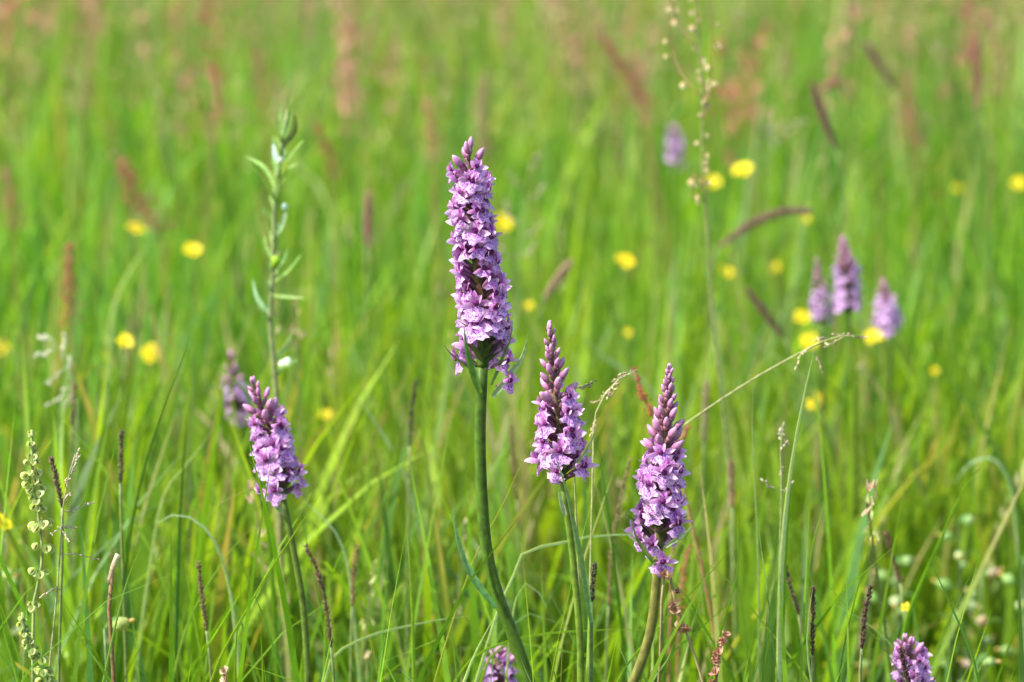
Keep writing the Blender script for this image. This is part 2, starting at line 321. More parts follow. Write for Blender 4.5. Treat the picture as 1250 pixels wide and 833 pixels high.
def make_lip(seed):
    """three-lobed lip with toothed edge, spreading forwards and down"""
    random.seed(seed); mb = MB(); V = Vector; c = V((0, 7.6, 6.2)) * mm; N1, N2 = 7, 14; rows = []; random_sag = random.uniform(.25, .75)
    tone = random.uniform(-.05, .05); random_lobe = random.uniform(.9, 1.12)
    for i in range(N1 + 1):
        u = i / N1; row = []
        for k in range(N2 + 1):
            a = (2 * k / N2 - 1)                         # -1..1 across
            ang = a * R(66)
            lobe = 1 - .20 * math.exp(-((abs(a) - .42) / .10) ** 2) + .14 * math.exp(-(a / .16) ** 2) - .09 * (k % 2) * (u > .75) - .10 * max(0, abs(a) - .8)
            r = (u ** .9) * 6.5 * mm * lobe * random_lobe
            x = math.sin(ang) * r * 1.0; l = math.cos(ang) * r
            sag = random_sag * (x / (5 * mm)) ** 2 * 5 * mm * .55
            y = l * (.75 - .30 * u) - sag + .7 * mm * math.sin(a * 5.2 + seed) * u; z = -l * (.72 + .12 * u) - sag * .15
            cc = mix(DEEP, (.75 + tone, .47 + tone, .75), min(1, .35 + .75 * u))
            row.append(mb.add(c + V((x, y, z)), cc, (math.sin(ang) * u, math.cos(ang) * u)))
        rows.append(row)
    for i in range(N1):
        for k in range(N2): mb.f.append((rows[i][k + 1], rows[i][k], rows[i + 1][k], rows[i + 1][k + 1]))
    return mb
def make_bud(seed):
    random.seed(seed); mb = MB(); V = Vector
    tube(mb, spline([V((0, 0, 0)), V((0, 1.3, 1.6)) * mm, V((0, 1.7, 3.6)) * mm], 4), lambda u: (.7 + .5 * u) * mm, 6, (.16, .12, .05), (.26, .10, .15))
    blob(mb, V((0, 1.6, 3.2)) * mm, V((0, .34, 1)), 6.6 * mm, 1.45 * mm, (.30, .10, .20), (.60, .28, .48), 7, 8, prof=lambda u: math.sin(math.pi * u ** .85) ** .75)
    for s in (-1, 1): leaf(mb, V((s * .9, 2.0, 3.6)) * mm, V((-s * .06, .38, 1)), V((s, .5, 0)), 5.3 * mm, 1.7 * mm, (.34, .10, .28), (.58, .28, .54), bend=.35, cup=-.5, n=5)
    return mb
def make_bract(seed, dark=True):
    random.seed(seed); mb = MB(); V = Vector
    c1, c2 = ((.10, .11, .035), (.17, .075, .08)) if dark else ((.07, .15, .025), (.12, .13, .05))
    leaf(mb, V((0, .8, -1.2)) * mm, V((random.uniform(-.15, .15), .75, .75)), V((0, -.8, .8)), 12 * mm, 2.7 * mm, c1, c2, bend=.35, cup=.45, n=7, prof=lambda u: (1 - u) ** .7 * min(1, .6 + 2 * u), twist=random.uniform(-.5, .5))
    return mb
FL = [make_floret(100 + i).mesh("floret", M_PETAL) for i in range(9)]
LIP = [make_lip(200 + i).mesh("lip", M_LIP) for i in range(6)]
BUD = [make_bud(300 + i).mesh("bud", M_BUD) for i in range(6)]
BR = [make_bract(400 + i).mesh("bract", M_BRACT) for i in range(6)]
BRG = [make_bract(450 + i, False).mesh("bract", M_BRACT) for i in range(4)]
def whole_floret(seed):
    a = make_floret(seed); b = make_lip(seed); o = len(a.v); a.v += b.v; a.c += b.c; a.st += b.st; a.f += [tuple(i + o for i in f) for f in b.f]; return a
PINK, PALE, DEEP, LILAC = (.78, .60, .80), (.88, .80, .90), (.68, .46, .68), (.82, .68, .86)
FLW = [whole_floret(500 + i).mesh("floret", M_LIP) for i in range(5)]

PINK, PALE, DEEP, LILAC = (.60, .225, .56), (.75, .46, .73), (.42, .12, .44), (.62, .29, .61)
def to_ground(p, q):
    """where a stem going q -> p reaches the ground"""
    k = (p.x - q.x) / (p.z - q.z) if abs(p.z - q.z) > 1e-6 else 0
    x = p.x - max(-.5, min(.5, k)) * p.z * .45; return Vector((x, p.y + random.uniform(-.01, .01), gz(x, p.y) - .006))
def rootpath(base, pp):
    p = pp[-1]; q = pp[-2] if len(pp) > 1 else pp[-1] + Vector((0, 0, .01)); k = (p - q).normalized(); c1 = p + k * (abs(p.z - base.z) * .4)
    pts = [(1 - t) ** 2 * p + 2 * t * (1 - t) * c1 + t * t * base for t in (1, .8, .6, .4, .2)]
    return pts + pp[::-1]
def orchid(label, stem_px, spike_px, Y, n_open, n_bud, open_frac, fs=1.0, seed=1, stem_r=2.2, stem_col=(.07, .11, .014), leaves=(), bare=None, detail=True, bract_len=1.0, bud_top=.45, group="spotted orchids in the meadow", tone=1.0, extra_buds=0, extra=(), gap=.35, taper=.20):
    random.seed(seed)
    sp = [P(x, y, Y) for x, y in spike_px]          # bottom to top
    st = [P(x, y, Y) for x, y in stem_px]           # top (meets the spike) downwards
    base = to_ground(st[-1], st[-2]); t = thing("spotted_orchid", label, "orchid", base, group)
    mb = MB(); path = spline(rootpath(base, st), 40); tube(mb, path, lambda u: stem_r * mm * (1.25 - .35 * u), 12, stem_col, jit(stem_col, .1), ridge=.05)
    mb.build("stem", M_STEM, t)
    ax = spline(sp, 60); mb = MB(); tube(mb, ax, lambda u: stem_r * mm * (.8 * (1 - u) ** .6 + .16), 8, stem_col if open_frac > .6 else mix(stem_col, (.10, .08, .03), .5), (.16, .10, .07)); mb.build("rachis", M_STEM, t)
    fr = frames(ax); tocam = Vector((0, -1, .1))
    def place(s, ang, tilt_up, meshes, name, sc_, parent=t, roll=0):
        i = min(59, max(0, s * 60)); k = int(i); u = i - k; p = ax[k].lerp(ax[k + 1], u); tz, n, b = fr[k]
        rad = (n * math.cos(ang) + b * math.sin(ang)).normalized(); z = (tz * .8 + Vector((0, 0, .2))).normalized(); rad = (rad - z * rad.dot(z)).normalized()
        x = rad.cross(z).normalized(); M = Matrix((x, rad, z)).transposed().to_4x4()
        M = Matrix.Translation(p) @ M @ Matrix.Rotation(tilt_up, 4, 'X') @ Matrix.Rotation(roll, 4, 'Y') @ Matrix.Diagonal((sc_, sc_, sc_, 1))
        me = meshes[random.randrange(len(meshes))]; o = bpy.data.objects.new(name, me); COL.objects.link(o); o.parent = parent
        o.matrix_basis = Matrix.Translation(-t.location) @ M; return o, rad
    ga = 2.39996; a0 = random.random() * 6
    n = n_open + n_bud
    for i in range(n_open):
        v = (i + .5) / n_open; s = min(open_frac, max(0, open_frac * (v + random.uniform(-.5, .5) * 1.6 / n_open))); ang = a0 + i * ga + random.uniform(-.3, .3)
        tz, nn, bb = fr[int(s * 59)]; front = (nn * math.cos(ang) + bb * math.sin(ang)).dot(tocam)
        sc_ = fs * (1.04 - taper * v) * random.uniform(.86, 1.12)
        gl = v < .25
        place(s, ang + .05, .05, BRG if gl else BR, "bract", bract_len * (1.55 - .75 * v) * random.uniform(.85, 1.2))
        if bare and v < bare and front > .25: continue
        if gap and front > .86 and random.random() < gap: continue
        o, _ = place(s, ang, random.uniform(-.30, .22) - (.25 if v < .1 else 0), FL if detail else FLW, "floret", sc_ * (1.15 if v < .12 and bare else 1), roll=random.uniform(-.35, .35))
        if detail:
            l = bpy.data.objects.new("lip", LIP[random.randrange(len(LIP))]); COL.objects.link(l); l.parent = o
    for i in range(n_bud):
        v = (i + .5) / n_bud; s = open_frac + (1 - open_frac) * v ** .92 * 1.0; ang = a0 + (n_open + i) * ga + random.uniform(-.15, .15)
        bs = fs * lerp(1.32, bud_top, v ** .85) * random.uniform(.92, 1.08)
        place(s - .01, ang, lerp(-.52, .10, v ** .9) + random.uniform(-.1, .1), BUD, "bud", bs)
        if v < .93 and bract_len: place(s - .012, ang + .1, lerp(.30, .55, v), BR, "bract", fs * bract_len * lerp(.85, .42, v))
    for x, y, yaw, es in extra:       # stray florets low on the stem
        M = Matrix.Translation(P(x, y, Y - .004) - t.location) @ Matrix.Rotation(yaw + math.pi, 4, 'Z') @ Matrix.Rotation(-.35, 4, 'X') @ Matrix.Scale(es, 4) @ Matrix.Translation((0, -3 * mm, -5 * mm))
        o = bpy.data.objects.new("floret", FL[random.randrange(9)]); COL.objects.link(o); o.parent = t; o.matrix_basis = M
        l = bpy.data.objects.new("lip", LIP[random.randrange(6)]); COL.objects.link(l); l.parent = o
    for i in range(1 + extra_buds):
        mb = MB(); top = ax[-1]; blob(mb, top - fr[-1][0] * 2 * mm + Vector((random.uniform(-1, 1) * i * 1.2 * mm, 0, -i * 1.5 * mm)), fr[-1][0], 5.2 * mm * fs, 1.15 * mm * fs, (.38, .14, .26), (.60, .34, .48), 6, 7); mb.build("bud", M_BUD, t)
    for lf in leaves:
        pts, w_, c1, c2 = lf[:4]; pth = spline([P(a, b, Y - .004 + (lf[4] if len(lf) > 4 else 0)) if len(lf) < 6 else P(a, b, Y) for a, b in pts], 16)
        mb = MB(); ribbon(mb, pth, lambda u: w_ * mm * (min(1, .6 + 1.5 * u) * (1 - u ** 2.2) + .02), Vector((.25, -1, .2)), c1, c2, fold=.5, twist=.7); mb.build("leaf", M_LEAF, t)
    return t
GREYG = (.27, .36, .18); MIDG = (.09, .18, .018)
A = orchid("tallest orchid, long dense mauve spike on a thick dark curving stem", [(589, 446), (586, 530), (588, 600), (594, 672), (608, 728), (626, 775), (646, 833)],
    [(589, 448), (590, 395), (582, 320), (576, 250), (572, 186)], 1.485, 104, 6, .87, 1.12, 3, 3.0, (.045, .098, .010),
    [([(601, 485), (618, 462), (636, 438), (646, 404)], 3.2, GREYG, (.30, .45, .25), -.003),
     ([(586, 480), (576, 452), (569, 425), (566, 396)], 3.6, MIDG, (.10, .24, .05), -.008),
     ([(600, 470), (612, 440), (622, 415), (626, 392)], 1.8, (.09, .18, .04), (.12, .18, .06), -.004),
     ([(581, 452), (566, 445), (550, 432), (541, 420)], 1.3, (.06, .10, .03), (.08, .10, .05), -.004),
     ([(606, 742), (582, 712), (564, 678), (555, 640), (553, 608)], 3.4, (.08, .20, .05), (.22, .36, .18), -.006)], bare=.10, bract_len=.9, bud_top=.75, gap=.42, taper=.30, extra=[(613, 463, .9, .9), (607, 440, .9, .95)])
B = orchid("middle orchid with pointed bud tip, straight green stem right of the tallest one", [(687, 590), (691, 620), (698, 670), (704, 730), (708, 780), (709, 833)],
    [(687, 588), (684, 540), (678, 480), (671, 400)], 1.468, 36, 26, .50, 1.04, 5, 1.75, (.105, .165, .018),
    [([(722, 760), (712, 700), (700, 640), (690, 595), (674, 545)], 3.0, (.12, .24, .08), (.22, .34, .12), -.02),
     ([(700, 572), (716, 548), (727, 525), (731, 508)], 1.8, GREYG, (.28, .38, .22), -.004),
     ([(690, 630), (684, 612), (681, 596)], 2.5, GREYG, (.4, .5, .35), -.006)], bract_len=.9)
C = orchid("right-hand in-focus orchid with tall maroon bud cone and brownish curved stem", [(804, 668), (802, 700), (799, 735), (793, 775), (782, 810), (768, 845)],
    [(804, 668), (806, 600), (812, 530), (817, 452)], 1.475, 40, 38, .50, 1.06, 9, 2.5, (.14, .14, .03),
    [([(812, 668), (826, 658), (840, 648), (850, 635)], 2.0, GREYG, (.35, .48, .32), -.004),
     ([(796, 672), (782, 664), (768, 655), (756, 642)], 1.6, (.30, .36, .25), (.15, .20, .10), -.004),
     ([(800, 690), (786, 672), (776, 655), (770, 632)], 2.0, MIDG, (.12, .24, .05), -.008)], bract_len=.95, extra=[(806, 684, .1, 1.0), (790, 655, -.7, 1.0)])
D = orchid("left orchid leaning left, shorter spike above a slender green stem", [(345, 606), (352, 640), (362, 690), (370, 740), (374, 790), (376, 833)],
    [(344, 606), (336, 560), (324, 510), (309, 468)], 1.58, 34, 15, .62, 1.08, 12, 1.8, (.075, .12, .018),
    [([(346, 628), (338, 618), (332, 608), (330, 596)], 2.5, GREYG, (.3, .4, .25), -.004)], bract_len=.95)
orchid("small blurred orchid close behind the left leaning orchid", [(298, 510), (312, 560), (320, 620)], [(296, 512), (286, 480), (281, 432)], 2.1, 17, 14, .42, .95, 21, 1.8, detail=False, tone=1)
orchid("blurred pale orchid standing in the middle of three distant ones on the right", [(1036, 385), (1040, 430), (1042, 480)], [(1036, 383), (1034, 345), (1029, 292)], 2.2, 30, 22, .55, .92, 22, 1.8, detail=False)
orchid("slimmest and palest of three distant orchids on the right", [(1003, 398), (1004, 430), (1004, 480)], [(1003, 396), (1001, 360), (997, 318)], 2.3, 16, 16, .45, .72, 23, 1.8, detail=False)
orchid("distant orchid right behind the bright double buttercup", [(1086, 412), (1086, 440), (1085, 490)], [(1086, 410), (1082, 380), (1078, 345)], 2.3, 20, 14, .55, .88, 24, 1.8, detail=False)
orchid("farthest small purple orchid blurred near the top right", [(822, 205), (822, 230), (822, 250)], [(822, 203), (823, 180), (822, 155)], 3.0, 20, 6, .8, .75, 25, 1.8, detail=False)
orchid("orchid tip rising at the bottom edge beside the tallest orchid's stem", [(608, 880), (608, 900)], [(608, 878), (609, 840), (611, 797)], 1.62, 20, 12, .75, .95, 26, 1.8)
orchid("pink orchid spike cut by the bottom right edge, dark grass spike before it", [(1118, 870), (1120, 900)], [(1118, 868), (1115, 830), (1105, 782)], 1.55, 26, 9, .72, .95, 27, 1.8)
# beetle and fallen petal near the spikes
mb = MB(); p = P(716, 577, 1.478); blob(mb, p - Vector((.9, 0, .5)) * mm, Vector((.8, 0, .5)), 2.3 * mm, .85 * mm, (.01, .01, .012), None, 6, 8)
bo = mb.build("small_beetle", M_STEM); tag(bo, "tiny black beetle at the lower right edge of the middle orchid", "beetle")

# ------------------------------------------------------------------ buttercups
def buttercup(px, py, Y, label, size=1.0, tilt=(0, -.6), n=5, stem_col=(.10, .16, .04), openness=.55, seed=0, lean=0, bud=False):
    random.seed(px * 7 + py); c = P(px, py, Y); size *= .88; tilt = (tilt[0] + random.uniform(-.25, .25), tilt[1] + random.uniform(-.2, .2)); openness *= random.uniform(.8, 1.5); bx = c.x + random.uniform(-.03, .03) + lean; base = Vector((bx, c.y + random.uniform(-.02, .03), gz(bx, c.y) - .005))
    t = thing("buttercup", label, "buttercup", base, "yellow buttercups in the grass")
    ax = Vector((tilt[0], tilt[1], 1)).normalized(); n1 = ax.orthogonal().normalized(); n2 = ax.cross(n1)
    mb = MB(); tube(mb, spline([base, base.lerp(c, .5) + Vector((random.uniform(-.01, .01), 0, 0)), c - Vector((0, 0, .02)) - ax * .004, c - ax * 1.2 * mm], 16), lambda u: (1.1 - .45 * u) * mm, 6, stem_col); mb.build("stem", M_STEM, t)
    mb = MB(); blob(mb, c - ax * 1 * mm, ax, 4.5 * mm * size, 2.3 * mm * size, (.55, .50, .03), (.75, .55, .02), 5, 10, bump=.15)
    for k in range(22 if not bud else 0):
        a = random.random() * 6.28; d = (n1 * math.cos(a) + n2 * math.sin(a)) * random.uniform(.3, 1) + ax; blob(mb, c + ax * mm, d, 4.2 * mm * size, .5 * mm, (.8, .6, .03), None, 4, 4)
    mb.build("stamens", M_YEL, t)
    for k in range(n):
        a = 6.283 * k / n + .3; d = (n1 * math.cos(a) + n2 * math.sin(a))
        mb = MB(); leaf(mb, c + d * .8 * mm, (d * (1 if not bud else .35) + ax * openness * random.uniform(.8, 1.2)), ax - d * .3 + Vector((random.uniform(-.2, .2), random.uniform(-.2, .2), 0)), 10.5 * mm * size * random.uniform(.78, 1.1), 10.0 * mm * size * random.uniform(.8, 1.05), (.80, .58, .004), (.84, .68, .008), bend=.7, cup=.25, n=6, across=6, prof=lambda u: min(1, .25 + 1.25 * u ** .8) * (1 - max(0, u - .55) ** 2 * 3.6))
        mb.build("petal", M_YEL, t)
    return t
for a in [
    (165, 280, 2.75, "upper of two buttercups at the upper left, seen nearly flat", 1.0, (.1, -.35)),
    (235, 307, 2.75, "buttercup just right of and below the uppermost left buttercup", .95, (-.1, -.5)),
    (153, 418, 2.25, "small round buttercup on a dark stem at the left", .62, (0, -.9)),
    (186, 432, 2.6, "loose blurred buttercup between the dark-stemmed one and the leaning blade", 1.05, (.3, -1.0)),
    (613, 275, 2.9, "buttercup half hidden behind the right side of the tallest orchid", 1.0, (.2, -1.0)),
    (761, 320, 2.55, "lone tilted buttercup right of the tallest orchid, above the middle orchid", 1.0, (.15, -.45)),
    (871, 222, 3.1, "small round buttercup beside the seed-hung sorrel stalk", .72, (0, -1.1)),
    (907, 209, 2.8, "highest buttercup, opened wide and tilted up to the right", 1.05, (-.3, -.55)),
    (886, 333, 2.8, "round buttercup below the drooping grass head", .68, (0, -1.0)),
    (979, 388, 2.55, "buttercup just left of the slim distant orchid's foot", .7, (.1, -.9)),
    (1065, 411, 2.5, "bright double buttercup at the tip of the straw-coloured panicle", .75, (0, -1.0)),
    (1076, 409, 2.53, "right-hand flower of the bright pair below the distant orchid", .6, (.3, -1.0)),
    (988, 418, 2.45, "ragged buttercup where the pale bent blade meets the straw stalk", .8, (.2, -.8)),
    (992, 494, 2.35, "lower right buttercup behind the pale bent blade", .55, (0, -1.0)),
    (1001, 487, 2.38, "upper twin of the buttercup behind the pale bent blade", .55, (.2, -.7)),
    (983, 268, 2.9, "orange-yellow buttercup under the tip of the drooping grass head", .42, (0, -1)),
    (766, 407, 2.7, "tiny buttercup above and left of the maroon bud cone", .38, (0, -1)),
    (645, 374, 2.7, "tiny yellow bud right of the tallest orchid's waist", .40, (0, -1)),
    (1243, 225, 3.3, "blurred buttercup cut by the right edge", .85, (0, -.9)),
    (1169, 231, 3.6, "dim blurred buttercup near the upper right edge", .7, (0, -.8)),
    (947, 328, 3.1, "small greenish buttercup in the grass right of the drooping head's stalk", .55, (0, -.9)),
    (1142, 454, 2.6, "small half-open buttercup alone at the right", .42, (0, -.9)),
    (397, 508, 2.3, "faint small buttercup low in the grass right of the tall leafy herb", .55, (0, -.8)),
    (3, 640, 1.75, "orange-yellow buttercup at the left edge beside the dock spike", .6, (.4, -.8)),
    (0, 425, 2.7, "very blurred buttercup cut by the left edge", .9, (0, -.8)),
    (1106, 742, 1.72, "little yellow flower above the bottom right orchid", .25, (0, -.8)),
    (1063, 662, 1.9, "dull yellow flower low in the grass left of the cream rattle flowers", .3, (0, -.8)),
    (690, 240, 4.4, "far dull yellow flower right of the tallest orchid's tip", .6, (0, -.8)),
    (478, 205, 4.6, "far blurred yellow flower left of the tallest orchid's tip", .6, (0, -.8)),
]:
    buttercup(*a, stem_col=(.09, .07, .03) if a[0] == 153 else (.10, .17, .04))

# ------------------------------------------------------------------ foxtail grass with dense heads
def foxtail(label, head_px, stem_px, Y, r=3.0, col=(.20, .08, .08), stem_col=(.16, .20, .06), group="dense grass heads"):
    random.seed(int(head_px[0][0] * 3 + head_px[0][1])); near = Y < 1.9; r = r * (.62 if near else 1.3); hp = spline([P(a, b, Y) for a, b in head_px], 30)   # tip first
    st = [P(a, b, Y) for a, b in stem_px]; base = to_ground(st[-1], (st[-2] if len(st) > 1 else hp[-1]))
    t = thing("grass_flower_spike", label, "grass spike", base, group)
    mb = MB(); tube(mb, spline(rootpath(base, st) + [hp[-1]], 24), .75 * mm, 6, stem_col); mb.build("stem", M_STEM, t)
    mb = MB(); tube(mb, hp, .6 * mm, 5, col); fr = frames(hp)
    N = 150 if near else 480
    for i in range(N):
        u = random.random(); k = min(29, int(u * 30)); p = hp[k].lerp(hp[k + 1], u * 30 - k); tz, n, b = fr[k]; a = random.random() * 6.28; rad = n * math.cos(a) + b * math.sin(a)
        rr = r * mm * (math.sin(math.pi * min(1, u * .9 + .08)) ** .45)
        blob(mb, p + rad * rr * .35, rad * (random.uniform(.3, 1.0) if near else .8) - tz * .9, max(rr * 1.2, 2.4 * mm), (.32 if near else .55) * mm, jit(col, .3), jit(mix(col, (.40, .30, .18), .2), .2), 3, 4)
    tag(mb.build("spikelets", M_SEED, t), None, None, kind="stuff")
    return t
foxtail("purple-brown grass spike tilting left in the upper right", [(991, 102), (1004, 140), (1021, 182)], [(1030, 230), (1040, 300)], 2.5, 2.6)
foxtail("long drooping brown grass head arching right", [(990, 258), (955, 259), (915, 275), (877, 302)], [(868, 330), (866, 380)], 2.35, 2.6, (.26, .14, .11))
foxtail("short dark grass spike slanting below the drooping head", [(912, 354), (932, 380), (955, 411)], [(975, 450), (985, 500)], 2.3, 2.0, (.13, .06, .05))
foxtail("blurred dark spike leaning left near the top right corner", [(1056, 52), (1072, 78), (1092, 108)], [(1105, 160), (1112, 220)], 3.1, 3.0, (.20, .09, .09))
foxtail("upright maroon spike nearest the top right corner", [(1192, 46), (1193, 95), (1193, 138)], [(1193, 180), (1192, 240)], 3.0, 2.8, (.26, .08, .10))
foxtail("pinkish upright spike left of the tallest orchid", [(449, 236), (449, 270), (448, 300)], [(447, 340), (446, 400)], 2.4, 2.4, (.34, .15, .13))
foxtail("pale buff grass head leaning right behind the middle orchid", [(697, 320), (680, 342), (664, 366)], [(655, 400), (650, 450)], 2.3, 2.6, (.42, .30, .18))
foxtail("reddish grass head lying sideways above the tilted purple-brown spike", [(1026, 98), (1012, 104), (1000, 112)], [(1003, 150), (1010, 220)], 3.0, 2.6, (.42, .16, .14))
foxtail("dark narrow spike with a smudged head left of the tallest orchid's stem", [(507, 466), (503, 500), (500, 545)], [(499, 600), (498, 660)], 1.80, 1.5, (.10, .10, .04))
foxtail("dark thin spike standing left of the middle of the near-left grass", [(148, 528), (148, 560), (147, 590)], [(148, 640), (150, 700), (152, 760)], 1.62, 1.0, (.14, .12, .05))
foxtail("maroon-tipped narrow spike at the lower left", [(242, 688), (247, 730), (252, 770)], [(256, 800), (258, 833)], 1.58, 1.0, (.18, .12, .06))
foxtail("dark beaded grass spike at the lower right beside the orchid tip", [(1063, 716), (1056, 750), (1052, 792)], [(1050, 820), (1050, 845)], 1.50, 1.0, (.10, .055, .04))
foxtail("dark grass spike crossing in front of the bottom right orchid", [(1100, 793), (1104, 812), (1110, 840)], [(1112, 855), (1113, 870)], 1.44, 1.2, (.07, .03, .03))
foxtail("thin dark spike beside the pale blade tip at the lower right", [(993, 718), (992, 750), (992, 800)], [(992, 825), (992, 850)], 1.50, 1.0, (.08, .05, .03))
foxtail("fine black-tipped spike between the middle and right orchids", [(726, 690), (724, 712), (722, 735)], [(722, 770), (722, 833)], 1.47, .5, (.06, .07, .03), (.10, .16, .05))
foxtail("brown arching spike right of the left orchid's stem", [(374, 668), (388, 700), (398, 740), (404, 790)], [(407, 820), (408, 850)], 1.56, 1.5, (.15, .10, .05))
foxtail("blurred brown spike rising left of the right-hand in-focus orchid", [(770, 560), (757, 610), (747, 670), (743, 740)], [(741, 780), (740, 830)], 1.72, 1.7, (.20, .15, .06))
foxtail("blurred brown seed spike between the thick stem and the middle orchid", [(624, 520), (627, 560), (631, 610)], [(634, 660), (636, 720)], 1.85, 1.7, (.22, .15, .07))
foxtail("rusty thin spike low in the grass left of centre", [(436, 668), (432, 700), (430, 740)], [(429, 780), (428, 833)], 1.68, 1.3, (.26, .17, .07))
foxtail("dark curved stalk under the left-edge pale panicle", [(92, 470), (90, 495), (88, 520)], [(86, 570), (84, 640)], 1.85, 1.3, (.14, .12, .05))
foxtail("dark brown twisted stalk low at the right, left of the cream rattle flowers", [(1082, 650), (1090, 680), (1099, 712)], [(1104, 750), (1106, 800)], 1.75, 1.2, (.14, .07, .04))
foxtail("slim brown spike in the grass right of the pale bent blade", [(958, 690), (966, 720), (975, 750)], [(980, 790), (984, 840)], 1.6, 1.0, (.14, .11, .05))
foxtail("greyish upright grass head among the far grass above the right orchid", [(862, 470), (861, 505), (859, 540)], [(858, 600), (858, 660)], 2.0, 1.4, (.30, .26, .13))
foxtail("pink-brown seed head low behind the right side of the right orchid", [(892, 565), (893, 590), (894, 620)], [(895, 660), (896, 720)], 1.85, 1.8, (.34, .19, .12))
foxtail("brown curled grass head resting low at far left", [(63, 560), (70, 590), (76, 620)], [(76, 680), (74, 740)], 1.55, 1.4, (.17, .10, .06))

# ------------------------------------------------------------------ sorrel: red spikes and the tall seed-hung stalk
def sorrel(label, pts, Y, spread=.010, n=150, col=(.40, .12, .08), q=1.8, stem_col=(.28, .14, .07)):
    random.seed(int(pts[0][0] + pts[0][1])); pp = [P(a, b, Y) for a, b in pts]; base = to_ground(pp[-1], pp[-2]); base.z = gz(base.x, base.y) - .005
    t = thing("sorrel", label, "sorrel", base, "red sorrel spikes"); path = spline(pp, 30)
    mb = MB(); tube(mb, spline(rootpath(base, pp), 24), .8 * mm, 5, stem_col); mb.build("stem", M_STEM, t)
    mb = MB()
    for i in range(n):
        u = random.random() ** .9; p = path[int(u * 20)]; a = random.random() * 6.28; off = Vector((math.cos(a), math.sin(a), random.uniform(-.3, .5))) * random.uniform(.1, 1) * spread * (.35 + u)
        blob(mb, p + off, Vector((random.gauss(0, 1), random.gauss(0, 1), random.gauss(0, 1))), q * mm * random.uniform(.8, 1.4), q * .45 * mm, jit(col, .3), None, 3, 5)
    tag(mb.build("flowers", M_SEED, t), None, None, kind="stuff"); return t
sorrel("red sorrel spike at the left edge of the blurred meadow", [(85, 300), (84, 345), (86, 395), (88, 450)], 2.2, .008, 220)
sorrel("bushy pink-red sorrel above the upper left buttercups", [(150, 195), (165, 240), (195, 285), (200, 330)], 2.5, .016, 380, (.40, .12, .09))
sorrel("red sorrel tip bending behind the top of the right-hand orchid", [(775, 452), (782, 478), (796, 505), (820, 545), (835, 600)], 1.72, .0035, 90, (.40, .09, .05), 1.5)
sorrel("short red sorrel strip right of the right-hand orchid's buds", [(840, 520), (833, 535), (826, 552), (824, 600)], 1.76, .0035, 60, (.42, .10, .05), 1.5)
sorrel("tall red sorrel slanting at the top centre right", [(735, 45), (762, 85), (785, 130), (795, 180)], 2.9, .011, 330, (.40, .14, .09))
sorrel("pale red sorrel beside the tall slanting sorrel at the top", [(722, 0), (735, 40), (750, 90), (755, 150)], 3.2, .016, 300, (.45, .24, .17))
sorrel("rusty sorrel plume in the top right corner", [(1200, 10), (1215, 60), (1212, 120), (1210, 180)], 3.0, .015, 320, (.44, .24, .15))
sorrel("tall rusty sorrel blurred in the top left", [(118, 20), (108, 80), (100, 140), (98, 200)], 3.2, .014, 300, (.44, .26, .14))
sorrel("red-brown sorrel right of the tall leafy herb's tip", [(385, 150), (398, 180), (405, 210), (408, 260)], 2.8, .010, 230, (.38, .12, .07))
sorrel("red-brown sorrel left of the tall leafy herb's tip", [(255, 90), (268, 120), (262, 160), (255, 220)], 3.0, .010, 240, (.42, .20, .13))
sorrel("pinkish sorrel above the tallest orchid's tip", [(590, 95), (588, 130), (592, 180), (600, 240)], 3.0, .009, 230, (.42, .22, .17))
sorrel("sorrel at the very top, left of centre", [(425, 80), (436, 130), (445, 160), (448, 220)], 3.2, .011, 230, (.44, .24, .18))
sorrel("rust sorrel left of the tall seed-hung stalk, upper right", [(772, 60), (785, 110), (792, 160), (795, 210)], 3.0, .010, 220, (.44, .20, .14))
sorrel("faint red sorrel behind the right orchid's foot", [(842, 668), (834, 700), (830, 740), (828, 790)], 1.80, .003, 50, (.42, .12, .05), 1.4)

